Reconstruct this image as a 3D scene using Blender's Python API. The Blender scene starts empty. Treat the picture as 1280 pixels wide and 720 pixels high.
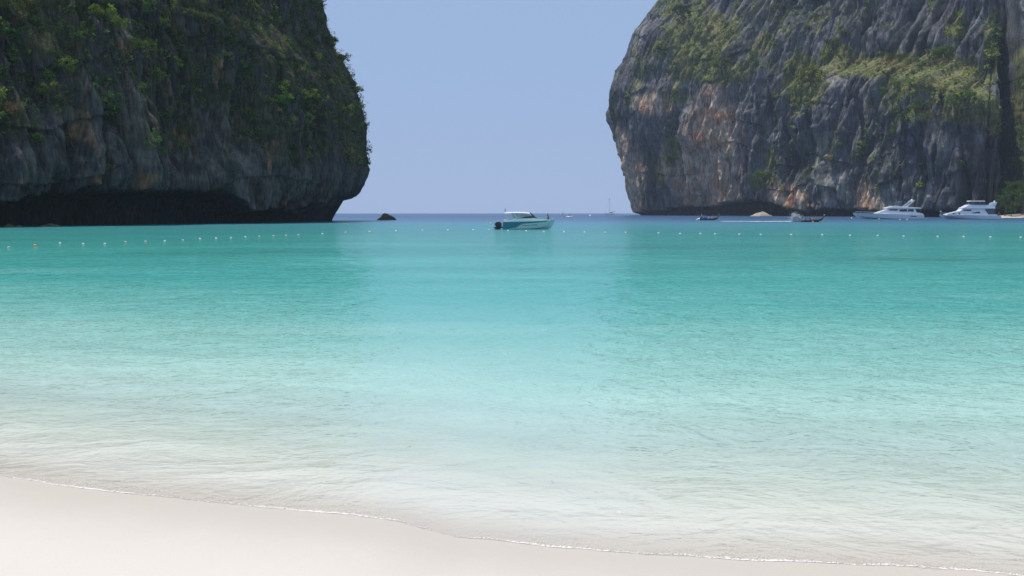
import bpy, bmesh, math, random
import numpy as np
from mathutils import Vector, Matrix
from mathutils.bvhtree import BVHTree

R = math.radians
random.seed(7)
rng = np.random.default_rng(7)
scene = bpy.context.scene
col = scene.collection

# ------------------------------------------------------------------ camera, sky, sun, exposure
W0, H0, F0 = 1280.0, 720.0, 1180.0        # photograph size and focal length in its pixels
CAM_H, HORIZON = 2.5, 266.0
TILT = math.atan((H0 / 2 - HORIZON) / F0)
cam = bpy.data.cameras.new('camera')
cam.sensor_width = 36.0
cam.lens = 36.0 * F0 / W0
cam.clip_start, cam.clip_end = 0.05, 20000
camo = bpy.data.objects.new('camera', cam)
col.objects.link(camo)
camo.location = (0, 0, CAM_H)
camo.rotation_euler = (math.pi / 2 - TILT, 0, 0)
scene.camera = camo

SUN_EL, SUN_AZ = R(74), R(68)             # azimuth to the left of straight ahead
world = bpy.data.worlds.new('World')
scene.world = world
world.use_nodes = True
wn = world.node_tree.nodes; wl = world.node_tree.links
bg = wn['Background']
sky = wn.new('ShaderNodeTexSky')
sky.sky_type = 'NISHITA'
sky.sun_disc = False
sky.sun_elevation = SUN_EL
sky.sun_rotation = 2 * math.pi - SUN_AZ
sky.altitude = 0
sky.air_density = 1.0
sky.dust_density = 0.3
sky.ozone_density = 2.0
veil = wn.new('ShaderNodeMix'); veil.data_type = 'RGBA'          # even tropical haze over the whole sky
veil.inputs[0].default_value = 0.9
veil.inputs[7].default_value = (4.6, 6.45, 10.0, 1)
wl.new(sky.outputs[0], veil.inputs[6])
wl.new(veil.outputs[2], bg.inputs['Color'])
bg.inputs['Strength'].default_value = 0.075

sun = bpy.data.lights.new('sun', 'SUN')
sun.energy = 4.2
sun.angle = R(0.53)
sun.color = (1.0, 0.95, 0.88)
suno = bpy.data.objects.new('sun', sun)
col.objects.link(suno)
SUN_DIR = Vector((-math.cos(SUN_EL) * math.sin(SUN_AZ), math.cos(SUN_EL) * math.cos(SUN_AZ), math.sin(SUN_EL)))
suno.rotation_euler = (-SUN_DIR).to_track_quat('-Z', 'Y').to_euler()
suno.location = (-60, 20, 120)

vs = scene.view_settings
vs.view_transform = 'Standard'
vs.look = 'None'
vs.exposure = 0.0
vs.gamma = 1.0
vs.use_curve_mapping = False
scene.render.engine = 'CYCLES'
cy = scene.cycles
cy.use_denoising = True
cy.max_bounces = 7
cy.diffuse_bounces = 3
cy.glossy_bounces = 3
cy.transparent_max_bounces = 10
cy.volume_bounces = 1
cy.sample_clamp_indirect = 4.0
cy.caustics_reflective = False
cy.caustics_refractive = False

# ------------------------------------------------------------------ helpers
CT, ST = math.cos(TILT), math.sin(TILT)
def ray(px, py):
    a = (px - W0 / 2) / F0; b = (H0 / 2 - py) / F0
    return Vector((a, CT + b * ST, -ST + b * CT))
def on_water(px, py):
    d = ray(px, py); t = -CAM_H / d.z
    return Vector((d.x * t, d.y * t, 0))
def at_dist(px, Y, z=0.0):
    return Vector(((px - W0 / 2) / F0 * (Y * CT - (z - CAM_H) * ST), Y, z))
def project(x, y, z):
    dz = z - CAM_H
    f = y * CT - dz * ST
    f = np.maximum(f, 1e-3)
    return W0 / 2 + F0 * x / f, H0 / 2 - F0 * (y * ST + dz * CT) / f

_perm = np.random.default_rng(3).permutation(256).astype(np.int32)
_perm = np.concatenate([_perm, _perm, _perm])
_g = np.random.default_rng(5).normal(size=(256, 3)); _g /= np.linalg.norm(_g, axis=1)[:, None]
def perlin(x, y, z=0.0):
    x, y, z = np.broadcast_arrays(np.asarray(x, float), np.asarray(y, float), np.asarray(z, float))
    xi = np.floor(x).astype(np.int32); yi = np.floor(y).astype(np.int32); zi = np.floor(z).astype(np.int32)
    xf, yf, zf = x - xi, y - yi, z - zi
    xi &= 255; yi &= 255; zi &= 255
    u = xf ** 3 * (xf * (xf * 6 - 15) + 10); v = yf ** 3 * (yf * (yf * 6 - 15) + 10); w = zf ** 3 * (zf * (zf * 6 - 15) + 10)
    def g(dx, dy, dz):
        h = _perm[_perm[_perm[xi + dx] + yi + dy] + zi + dz]
        gr = _g[h]
        return gr[..., 0] * (xf - dx) + gr[..., 1] * (yf - dy) + gr[..., 2] * (zf - dz)
    x00 = g(0, 0, 0) * (1 - u) + g(1, 0, 0) * u; x10 = g(0, 1, 0) * (1 - u) + g(1, 1, 0) * u
    x01 = g(0, 0, 1) * (1 - u) + g(1, 0, 1) * u; x11 = g(0, 1, 1) * (1 - u) + g(1, 1, 1) * u
    return ((x00 * (1 - v) + x10 * v) * (1 - w) + (x01 * (1 - v) + x11 * v) * w) * 1.6
def fbm(x, y, z=0.0, o=4, gain=0.5):
    r = 0; a = 1
    for i in range(o):
        r = r + a * perlin(x * 2 ** i + 17.3 * i, y * 2 ** i - 9.1 * i, z + 3.7 * i); a *= gain
    return r
def ridged(x, y, z=0.0, o=3, gain=0.5):
    r = 0; a = 1
    for i in range(o):
        r = r + a * (1 - 2 * np.abs(perlin(x * 2 ** i + 7.3 * i, y * 2 ** i + 5.1 * i, z + 2.9 * i))); a *= gain
    return r
def sstep(a, b, x):
    t = np.clip((x - a) / (b - a), 0, 1); return t * t * (3 - 2 * t)

def tag(o, label=None, cat=None, group=None, kind=None):
    if label: o['label'] = label
    if cat: o['category'] = cat
    if group: o['group'] = group
    if kind: o['kind'] = kind
    return o
def link(name, me, mats=None, parent=None):
    o = bpy.data.objects.new(name, me); col.objects.link(o)
    if mats is not None and me is not None:
        for m in (mats if isinstance(mats, (list, tuple)) else [mats]): me.materials.append(m)
    if parent is not None: o.parent = parent
    return o
def empty(name, loc, rz=0.0):
    o = bpy.data.objects.new(name, None); col.objects.link(o)
    o.empty_display_size = 0.3; o.location = loc; o.rotation_euler = (0, 0, rz); return o
def np_mesh(name, verts, quads, smooth=True, tris=False):
    k = 3 if tris else 4
    me = bpy.data.meshes.new(name)
    me.vertices.add(len(verts)); me.vertices.foreach_set('co', np.ascontiguousarray(verts, np.float32).ravel())
    n = len(quads)
    me.loops.add(n * k); me.loops.foreach_set('vertex_index', np.ascontiguousarray(quads, np.int32).ravel())
    me.polygons.add(n); me.polygons.foreach_set('loop_start', np.arange(0, n * k, k, dtype=np.int32))
    me.update(calc_edges=True)
    if smooth: me.polygons.foreach_set('use_smooth', np.ones(n, bool))
    return me
def grid_quads(nr, nc):
    i = np.arange(nr * nc).reshape(nr, nc)
    return np.stack([i[:-1, :-1], i[:-1, 1:], i[1:, 1:], i[1:, :-1]], -1).reshape(-1, 4)
def f_attr(me, name, v):
    a = me.attributes.new(name, 'FLOAT', 'POINT'); a.data.foreach_set('value', np.ascontiguousarray(v, np.float32).ravel())
def c_attr(me, name, rgb):
    a = me.attributes.new(name, 'FLOAT_COLOR', 'POINT')
    c = np.ones((len(rgb), 4), np.float32); c[:, :3] = rgb
    a.data.foreach_set('color', c.ravel())

class MB:                                           # collects shapes, builds ONE mesh object
    def __init__(s): s.v = []; s.f = []
    def add(s, v, f):
        b = len(s.v); s.v += [tuple(p) for p in v]; s.f += [tuple(i + b for i in q) for q in f]; return s
    def box(s, c, d, rot=None):
        x, y, z = d[0] / 2, d[1] / 2, d[2] / 2
        v = [Vector((a, b, e)) for a in (-x, x) for b in (-y, y) for e in (-z, z)]
        if rot is not None: v = [rot @ p for p in v]
        v = [p + Vector(c) for p in v]
        return s.add(v, [(0, 1, 3, 2), (4, 6, 7, 5), (0, 4, 5, 1), (2, 3, 7, 6), (0, 2, 6, 4), (1, 5, 7, 3)])
    def loft(s, rings, closed=True, cap=True):
        n = len(rings[0]); v = [p for r in rings for p in r]; f = []
        for i in range(len(rings) - 1):
            for j in range(n if closed else n - 1):
                a = i * n + j; b = i * n + (j + 1) % n
                f.append((a, b, b + n, a + n))
        if cap and closed:
            f.append(tuple(reversed(range(n)))); f.append(tuple((len(rings) - 1) * n + k for k in range(n)))
        return s.add(v, f)
    def tube(s, pts, r, n=7):
        pts = [Vector(p) for p in pts]; rr = r if isinstance(r, (list, tuple)) else [r] * len(pts)
        rings = []
        for i, p in enumerate(pts):
            t = (pts[min(i + 1, len(pts) - 1)] - pts[max(i - 1, 0)]).normalized()
            u = t.cross(Vector((0, 0, 1)) if abs(t.z) < .95 else Vector((1, 0, 0))).normalized(); w = t.cross(u)
            rings.append([p + (u * math.cos(a) + w * math.sin(a)) * rr[i] for a in [2 * math.pi * k / n for k in range(n)]])
        return s.loft(rings)
    def ball(s, c, r, nu=10, nv=6):
        rr = r if isinstance(r, (tuple, list)) else (r, r, r)
        rings = []
        for i in range(nv + 1):
            th = math.pi * min(max(i / nv, 0.02), 0.98)
            rings.append([Vector(c) + Vector((rr[0] * math.sin(th) * math.cos(a), rr[1] * math.sin(th) * math.sin(a), rr[2] * math.cos(th))) for a in [2 * math.pi * k / nu for k in range(nu)]])
        return s.loft(rings)
    def prism(s, prof, y0, y1, top_in=0.0):         # side profile (x,z) extruded over y, upper points drawn in by top_in
        zs = [p[1] for p in prof]; z0, z1 = min(zs), max(zs)
        def yy(y, z):
            k = (z - z0) / (z1 - z0 + 1e-9); return y - math.copysign(top_in * k, y) if top_in else y
        return s.loft([[(x, yy(y0, z), z) for x, z in prof], [(x, yy(y1, z), z) for x, z in prof]])
    def build(s, name, mat, parent=None, smooth=False, bevel=0.0):
        me = bpy.data.meshes.new(name); me.from_pydata([tuple(p) for p in s.v], [], s.f)
        bm = bmesh.new(); bm.from_mesh(me); bmesh.ops.recalc_face_normals(bm, faces=bm.faces)
        if bevel: bmesh.ops.bevel(bm, geom=list(bm.edges), offset=bevel, segments=2, affect='EDGES', clamp_overlap=True)
        bm.to_mesh(me); bm.free()
        if smooth: me.polygons.foreach_set('use_smooth', [True] * len(me.polygons))
        return link(name, me, mat, parent)

def nodes(name):
    m = bpy.data.materials.new(name); m.use_nodes = True
    nt = m.node_tree; nt.nodes.clear()
    out = nt.nodes.new('ShaderNodeOutputMaterial')
    return m, nt.nodes, nt.links, out
def N(ns, kind, **kw):
    n = ns.new(kind)
    for k, v in kw.items():
        if k in n.inputs: n.inputs[k].default_value = v
        else: setattr(n, k, v)
    return n
def paint(name, rgb, rough=0.4, metal=0.0, var=0.12, scale=3.0, coat=0.0, alpha=None, bump=0.02, spec=0.5):
    m, ns, L, out = nodes(name)
    p = ns.new('ShaderNodeBsdfPrincipled')
    tc = ns.new('ShaderNodeTexCoord')
    nz = N(ns, 'ShaderNodeTexNoise', Scale=scale, Detail=5.0, Roughness=0.6)
    L.new(tc.outputs['Object'], nz.inputs['Vector'])
    mx = N(ns, 'ShaderNodeMix', data_type='RGBA')
    mx.inputs[6].default_value = (*[c * (1 - var) for c in rgb], 1); mx.inputs[7].default_value = (*[min(1, c * (1 + var)) for c in rgb], 1)
    L.new(nz.outputs['Fac'], mx.inputs[0]); L.new(mx.outputs[2], p.inputs['Base Color'])
    p.inputs['Roughness'].default_value = rough; p.inputs['Metallic'].default_value = metal
    p.inputs['Coat Weight'].default_value = coat; p.inputs['Specular IOR Level'].default_value = spec
    if bump:
        b = N(ns, 'ShaderNodeBump', Strength=0.4, Distance=bump); L.new(nz.outputs['Fac'], b.inputs['Height']); L.new(b.outputs[0], p.inputs['Normal'])
    if alpha is not None: p.inputs['Alpha'].default_value = alpha
    L.new(p.outputs[0], out.inputs[0]); return m

# ------------------------------------------------------------------ shoreline, sand and water
_edge = [on_water(*q) for q in ((0, 594), (65, 605), (125, 612.5), (220, 622.5), (300, 631), (380, 639), (425, 642.5), (500, 652), (540, 664), (575, 671), (640, 677.5), (715, 686), (805, 694), (920, 699), (1040, 705), (1140, 708), (1215, 714), (1280, 720))]
SHX = np.array([-400, -150, -60, -30, -12] + [q.x for q in _edge] + [7, 15, 40, 120, 300, 600.])
SHY = np.array([120, 62, 31, 19.0, 11.5] + [q.y for q in _edge] + [5.9, 5.3, 5.0, 6, 20, 90.])
def shore(x):
    k = np.interp(x, SHX, SHY)
    near = np.clip(1 - np.abs(x) / 14, 0, 1)
    return k + near * (0.03 * perlin(x * 2.1, 8.1) + 0.014 * perlin(x * 6.0, 1.4) + 0.006 * perlin(x * 17.0, 2.4))
DT = [0, 2, 4, 7, 11, 16, 25, 40, 80, 150, 300, 600, 1200, 5000]
DD = [0, .16, .36, .70, 1.1, 1.5, 1.95, 2.4, 2.9, 4.2, 10, 16, 25, 30]
def sand_z(x, y):
    t = (y - shore(x)) * 0.95
    up = np.where(t < 0, 2.6 * (1 - np.exp(np.minimum(t, 0) * 0.125 / 2.6)), 0)
    z = up - np.interp(t, DT, DD)
    return z + 0.008 * perlin(x * 0.8, y * 0.8, 2.2) * np.clip(np.abs(t), 0, 1), t

def graded(y0, y1, first, growth, maxstep):
    r = [y0]; st = first
    while r[-1] < y1:
        r.append(r[-1] + st); st = min(st * growth, maxstep)
    return np.array(r)
# sand sheet: beach, then the sea bed running out to the horizon
rows = np.concatenate([np.arange(-40, 2, 1.0), np.arange(2, 12, 0.08), graded(12, 4300, 0.1, 1.05, 400)])
un = np.linspace(-1, 1, 241); un = np.sign(un) * np.abs(un) ** 1.6
X = un[None, :] * (45 + 1.15 * np.abs(rows))[:, None] ; Y = np.repeat(rows[:, None], len(un), 1)
Zs, T = sand_z(X, Y)
me = np_mesh('sand', np.stack([X, Y, Zs], -1).reshape(-1, 3), grid_quads(*X.shape))
f_attr(me, 'shore_t', T)
m, ns, L, out = nodes('coral_sand')
p = ns.new('ShaderNodeBsdfPrincipled')
at = N(ns, 'ShaderNodeAttribute', attribute_name='shore_t')
tc = ns.new('ShaderNodeTexCoord')
n1 = N(ns, 'ShaderNodeTexNoise', Scale=0.7, Detail=8.0, Roughness=0.65); L.new(tc.outputs['Object'], n1.inputs['Vector'])
n2 = N(ns, 'ShaderNodeTexNoise', Scale=90.0, Detail=4.0, Roughness=0.7); L.new(tc.outputs['Object'], n2.inputs['Vector'])
ad = N(ns, 'ShaderNodeMath', operation='MULTIPLY_ADD'); L.new(n1.outputs['Fac'], ad.inputs[0]); ad.inputs[1].default_value = 0.9; L.new(at.outputs['Fac'], ad.inputs[2])
mr = N(ns, 'ShaderNodeMapRange', interpolation_type='SMOOTHSTEP'); L.new(ad.outputs[0], mr.inputs['Value'])
mr.inputs['From Min'].default_value = -1.7; mr.inputs['From Max'].default_value = 0.35
wet = N(ns, 'ShaderNodeMix', data_type='RGBA'); L.new(mr.outputs[0], wet.inputs[0])
wet.inputs[6].default_value = (0.60, 0.55, 0.48, 1); wet.inputs[7].default_value = (0.515, 0.46, 0.395, 1)
gr = N(ns, 'ShaderNodeMix', data_type='RGBA', blend_type='MULTIPLY'); gr.inputs[0].default_value = 1.0
rm = N(ns, 'ShaderNodeMapRange'); L.new(n2.outputs['Fac'], rm.inputs['Value']); rm.inputs['To Min'].default_value = 0.9; rm.inputs['To Max'].default_value = 1.08
sub_ = N(ns, 'ShaderNodeMapRange', interpolation_type='SMOOTHSTEP'); L.new(at.outputs['Fac'], sub_.inputs['Value'])
sub_.inputs['From Min'].default_value = 0.0; sub_.inputs['From Max'].default_value = 1.0
bedm = N(ns, 'ShaderNodeMix', data_type='RGBA'); L.new(sub_.outputs[0], bedm.inputs[0]); L.new(wet.outputs[2], bedm.inputs[6]); bedm.inputs[7].default_value = (0.64, 0.61, 0.55, 1)
L.new(bedm.outputs[2], gr.inputs[6]); L.new(rm.outputs[0], gr.inputs[7])
L.new(gr.outputs[2], p.inputs['Base Color'])
rr = N(ns, 'ShaderNodeMapRange'); L.new(mr.outputs[0], rr.inputs['Value']); rr.inputs['To Min'].default_value = 0.9; rr.inputs['To Max'].default_value = 0.55
L.new(rr.outputs[0], p.inputs['Roughness'])
p.inputs['Specular IOR Level'].default_value = 0.25
b = N(ns, 'ShaderNodeBump', Strength=0.35, Distance=0.004); L.new(n2.outputs['Fac'], b.inputs['Height'])
b2 = N(ns, 'ShaderNodeBump', Strength=0.5, Distance=0.04); L.new(n1.outputs['Fac'], b2.inputs['Height']); L.new(b2.outputs[0], b.inputs['Normal'])
L.new(b.outputs[0], p.inputs['Normal'])
L.new(p.outputs[0], out.inputs[0])
tag(link('sand', me, m), 'pale coral sand beach sloping under the shallow water', 'beach', kind='structure')

# water sheet
rows = np.concatenate([np.arange(4.5, 30, 0.05), graded(30, 4200, 0.06, 1.022, 300)])
un = np.linspace(-1, 1, 341); un = np.sign(un) * np.abs(un) ** 1.25
X = un[None, :] * (5 + 0.95 * np.abs(rows))[:, None]; Y = np.repeat(rows[:, None], len(un), 1)
zs, T = sand_z(X, Y)
def water_z(X, Y, T):
    damp = np.clip(T / 4, 0.10, 1) * np.clip(1.3 - Y / 90, 0, 1)
    wx = X + 0.6 * perlin(X * .3, Y * .3, 5)
    Zw = damp * (0.030 * perlin(wx * 0.55, Y * 1.15, 1.0) + 0.018 * perlin(wx * 1.3, Y * 2.6, 4.0) + 0.009 * ridged(wx * 2.8, Y * 5.0, 6.0, 2))
    return Zw + 0.010 * np.exp(-((T - 0.35 - 0.2 * perlin(X * 0.6, 2.0)) / 0.28) ** 2) * np.clip(1 - Y / 60, 0, 1)      # the low swash roll at the edge
Zw = water_z(X, Y, T)
me = np_mesh('water', np.stack([X, Y, Zw], -1).reshape(-1, 3), grid_quads(*X.shape))
f_attr(me, 'depth', np.maximum(Zw - zs, 0)); f_attr(me, 'shore_t', T)

m, ns, L, out = nodes('sea_water')
geo = ns.new('ShaderNodeNewGeometry')
dep = N(ns, 'ShaderNodeAttribute', attribute_name='depth')
tat = N(ns, 'ShaderNodeAttribute', attribute_name='shore_t')
def scaled(sx, sy, rot=0.0):
    mp = ns.new('ShaderNodeMapping'); mp.inputs['Scale'].default_value = (sx, sy, 1); mp.inputs['Rotation'].default_value = (0, 0, rot)
    L.new(geo.outputs['Position'], mp.inputs['Vector']); return mp.outputs[0]
def noise(vec, scale, detail=3.0, rough=0.55, dist=0.0):
    n = N(ns, 'ShaderNodeTexNoise', Scale=scale, Detail=detail, Roughness=rough, Distortion=dist); L.new(vec, n.inputs['Vector']); return n.outputs['Fac']
def bump(h, dist, strength, prev=None):
    b = N(ns, 'ShaderNodeBump', Strength=strength, Distance=dist); L.new(h, b.inputs['Height'])
    if prev is not None: L.new(prev, b.inputs['Normal'])
    return b.outputs[0]
def maprange(v, a, b_, c=0.0, d=1.0, smooth=False):
    n = N(ns, 'ShaderNodeMapRange', interpolation_type='SMOOTHSTEP' if smooth else 'LINEAR')
    L.new(v, n.inputs['Value']); n.inputs['From Min'].default_value = a; n.inputs['From Max'].default_value = b_
    n.inputs['To Min'].default_value = c; n.inputs['To Max'].default_value = d; return n.outputs[0]
def mul(a, b_, op='MULTIPLY'):
    n = N(ns, 'ShaderNodeMath', operation=op)
    for i, v in enumerate((a, b_)):
        if isinstance(v, (int, float)): n.inputs[i].default_value = v
        else: L.new(v, n.inputs[i])
    return n.outputs[0]
# ripples: calm at the sand edge, livelier farther out
h1 = noise(scaled(0.8, 1.1, 0.10), 0.9, 4.0, 0.6, 0.6)
h2 = noise(scaled(0.6, 1.1, -0.16), 4.2, 4.0, 0.65, 0.8)
h4 = noise(scaled(0.7, 1.0, 0.3), 11.0, 2.0, 0.6, 0.6)
h3 = noise(scaled(0.35, 1.0, 0.1), 0.22, 3.0, 0.5)
calm = maprange(tat.outputs['Fac'], 0.0, 11.0, 0.45, 1.0)
nb = bump(mul(h3, calm), 0.4, 0.5)
h5 = noise(scaled(0.5, 0.8, 0.15), 0.36, 3.0, 0.6, 0.5)                 # longer chop that still shows far out
nb = bump(mul(h5, maprange(tat.outputs['Fac'], 15, 70)), 1.1, 0.6, nb)
nb = bump(mul(h1, calm), 0.40, 0.7, nb)
nb = bump(mul(h2, calm), 0.09, 0.7, nb)
nb = bump(h4, 0.018, 0.6, nb)
# colour of the water body by depth, broken by weedy and sandy patches of the bed
patch = noise(scaled(0.05, 0.16), 0.7, 4.0, 0.6, 0.3)
dshift = mul(dep.outputs['Fac'], maprange(patch, 0.3, 0.7, 0.8, 1.25))
cr = ns.new('ShaderNodeValToRGB')
L.new(maprange(dshift, 0.0, 12.0), cr.inputs[0])
e = cr.color_ramp.elements
e[0].position = 0.0; e[0].color = (0.92, 0.92, 0.86, 1)
e[1].position = 1.0; e[1].color = (0.018, 0.07, 0.16, 1)
for dm, c in ((0.08, (0.86, 0.94, 0.88)), (0.20, (0.80, 0.96, 0.88)), (0.33, (0.70, 0.92, 0.83)), (0.5, (0.46, 0.67, 0.59)), (0.83, (0.265, 0.485, 0.425)), (1.35, (0.14, 0.40, 0.355)), (2.0, (0.066, 0.335, 0.295)), (2.6, (0.048, 0.275, 0.24)), (3.6, (0.04, 0.225, 0.225)), (5.8, (0.04, 0.20, 0.26)), (9.0, (0.028, 0.115, 0.21))):
    k = cr.color_ramp.elements.new(dm / 12); k.color = (*c, 1)
weed = noise(scaled(0.02, 0.09), 1.3, 5.0, 0.65, 0.5)
wf = mul(maprange(weed, 0.58, 0.70, 0.0, 0.45, True), mul(maprange(tat.outputs['Fac'], 25, 40), maprange(tat.outputs['Fac'], 180, 120)))
wm = N(ns, 'ShaderNodeMix', data_type='RGBA'); L.new(wf, wm.inputs[0]); L.new(cr.outputs[0], wm.inputs[6]); wm.inputs[7].default_value = (0.045, 0.13, 0.12, 1)
# a dark weed bed off the right-hand shore
bedc = on_water(1148, 324.5)
sub = N(ns, 'ShaderNodeVectorMath', operation='SUBTRACT'); L.new(geo.outputs['Position'], sub.inputs[0]); sub.inputs[1].default_value = bedc
scl = N(ns, 'ShaderNodeVectorMath', operation='MULTIPLY'); L.new(sub.outputs[0], scl.inputs[0]); scl.inputs[1].default_value = (1 / 3.6, 1 / 2.2, 0)
ln = N(ns, 'ShaderNodeVectorMath', operation='LENGTH'); L.new(scl.outputs[0], ln.inputs[0])
wn2 = noise(scaled(0.35, 0.8), 1.0, 4.0, 0.6)
bf = maprange(mul(ln.outputs['Value'], mul(wn2, 0.5, 'ADD')), 1.05, 0.55, 0.0, 0.28, True)
bm_ = N(ns, 'ShaderNodeMix', data_type='RGBA'); L.new(bf, bm_.inputs[0]); L.new(wm.outputs[2], bm_.inputs[6]); bm_.inputs[7].default_value = (0.05, 0.13, 0.10, 1)
dif = N(ns, 'ShaderNodeBsdfDiffuse'); L.new(bm_.outputs[2], dif.inputs['Color']); L.new(nb, dif.inputs['Normal'])
tr = ns.new('ShaderNodeValToRGB'); L.new(maprange(dep.outputs['Fac'], 0.0, 3.0), tr.inputs[0])
e = tr.color_ramp.elements
e[0].position = 0; e[0].color = (0.99, 0.99, 0.985, 1); e[1].position = 1; e[1].color = (0.3, 0.75, 0.74, 1)
for pos, c in ((0.12, (0.88, 0.985, 0.955)), (0.35, (0.80, 0.98, 0.955))):
    k = tr.color_ramp.elements.new(pos); k.color = (*c, 1)
tra = N(ns, 'ShaderNodeBsdfTransparent'); L.new(tr.outputs[0], tra.inputs['Color'])
op = ns.new('ShaderNodeValToRGB'); L.new(maprange(dep.outputs['Fac'], 0.0, 3.0), op.inputs[0])
e = op.color_ramp.elements
e[0].position = 0; e[0].color = (0.005,) * 3 + (1,); e[1].position = 1; e[1].color = (1, 1, 1, 1)
for pos, v in ((0.035, 0.06), (0.085, 0.35), (0.17, 0.82), (0.27, 0.97), (0.4, 1.0)):
    k = op.color_ramp.elements.new(pos); k.color = (v, v, v, 1)
body = ns.new('ShaderNodeMixShader'); L.new(op.outputs[0], body.inputs[0]); L.new(tra.outputs[0], body.inputs[1]); L.new(dif.outputs[0], body.inputs[2])
gl = N(ns, 'ShaderNodeBsdfGlossy', Roughness=0.035); L.new(nb, gl.inputs['Normal']); L.new(maprange(tat.outputs['Fac'], 20, 220, 0.035, 0.22), gl.inputs['Roughness']); gl.inputs['Color'].default_value = (0.95, 0.97, 1, 1)
fr = N(ns, 'ShaderNodeFresnel', IOR=1.33); L.new(nb, fr.inputs['Normal'])
fc = N(ns, 'ShaderNodeMath', operation='MINIMUM'); L.new(mul(fr.outputs[0], maprange(tat.outputs['Fac'], 0, 14, 0.6, 0.95)), fc.inputs[0]); L.new(mul(mul(maprange(tat.outputs['Fac'], 20, 160, 0.75, 0.44), maprange(tat.outputs['Fac'], 0, 14, 0.5, 1.0)), maprange(tat.outputs['Fac'], 250, 600, 1.0, 0.7)), fc.inputs[1])
sh = ns.new('ShaderNodeMixShader'); L.new(fc.outputs[0], sh.inputs[0]); L.new(body.outputs[0], sh.inputs[1]); L.new(gl.outputs[0], sh.inputs[2])
L.new(sh.outputs[0], out.inputs[0])
tag(link('water', me, m), 'calm turquoise bay water shading to deep blue at the horizon', 'sea', kind='structure')

# foam lip along the sand edge
M_FOAM = paint('foam', (0.88, 0.82, 0.74), 0.6, var=0.05, scale=40, bump=0.0)
nf = 24000
fx = rng.uniform(-9, 9, nf); dens = fbm(fx * 0.9, 4.0, 1.0, 3)
keep = rng.random(nf) < np.clip(0.45 + 0.7 * dens, 0.05, 1); fx = fx[keep]
lace = rng.random(len(fx)) < 0.3
ft = np.where(lace, np.abs(rng.normal(0, 0.11, len(fx))), np.abs(rng.normal(0, 0.022, len(fx))))
fy = shore(fx) + ft
for it in range(4):                                   # slide each bubble to where the wave edge really meets the sand
    zs_, tt_ = sand_z(fx, fy); wz_ = water_z(fx, fy, tt_)
    fy = np.where(lace, fy, fy + (zs_ - wz_ + 0.0015) / 0.085 * 0.6 + 0)
fy = fy + np.where(lace, 0, np.abs(rng.normal(0, 0.018, len(fx))))
zs_, tt_ = sand_z(fx, fy); fz = np.maximum(zs_, water_z(fx, fy, tt_)) + 0.001
fr_ = rng.uniform(0.0025, 0.0065, len(fx)) * np.where(lace, 0.7, 1)
octv = np.array([[1, 0, 0], [0, 1, 0], [-1, 0, 0], [0, -1, 0], [0, 0, .55], [0, 0, -.3]], float)
octf = np.array([[0, 1, 4], [1, 2, 4], [2, 3, 4], [3, 0, 4], [1, 0, 5], [2, 1, 5], [3, 2, 5], [0, 3, 5]])
st = np.stack([fr_ * rng.uniform(1, 3.0, len(fx)), fr_, fr_], -1)
vv = (np.stack([fx, fy, fz], -1)[:, None] + octv[None] * st[:, None]).reshape(-1, 3)
ff = (octf[None] + 6 * np.arange(len(fx))[:, None, None]).reshape(-1, 3)
tag(link('foam', np_mesh('foam', vv, ff, tris=True), M_FOAM), 'thin creamy line of foam bubbles where the water meets the sand', 'foam', kind='stuff')

# ------------------------------------------------------------------ cliffs
def catmull(pts, per=40):
    P = np.array(pts, float); P = np.vstack([2 * P[0] - P[1], P, 2 * P[-1] - P[-2]]); o = []
    for i in range(1, len(P) - 2):
        t = np.linspace(0, 1, per, endpoint=False)[:, None]
        a, b, c, d = P[i - 1], P[i], P[i + 1], P[i + 2]
        o.append(0.5 * (2 * b + (c - a) * t + (2 * a - 5 * b + 4 * c - d) * t ** 2 + (3 * b - a - 3 * c + d) * t ** 3))
    return np.vstack(o + [P[-2][None]])
def resample(C, ds_fn):
    seg = np.linalg.norm(np.diff(C, axis=0), axis=1); s = np.concatenate([[0], np.cumsum(seg)])
    q = [0.0]
    while q[-1] < s[-1]:
        x = np.interp(q[-1], s, C[:, 0]); y = np.interp(q[-1], s, C[:, 1]); q.append(q[-1] + ds_fn(x, y))
    q = np.array(q[:-1])
    return np.stack([np.interp(q, s, C[:, 0]), np.interp(q, s, C[:, 1])], -1), q
def smooth_rows(a, k):
    w = np.hanning(2 * k + 3)[1:-1]; w /= w.sum()
    p = np.pad(a, ((k, k), (0, 0)), mode='edge')
    return np.stack([np.convolve(p[:, i], w, 'valid') for i in range(a.shape[1])], -1)

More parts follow.
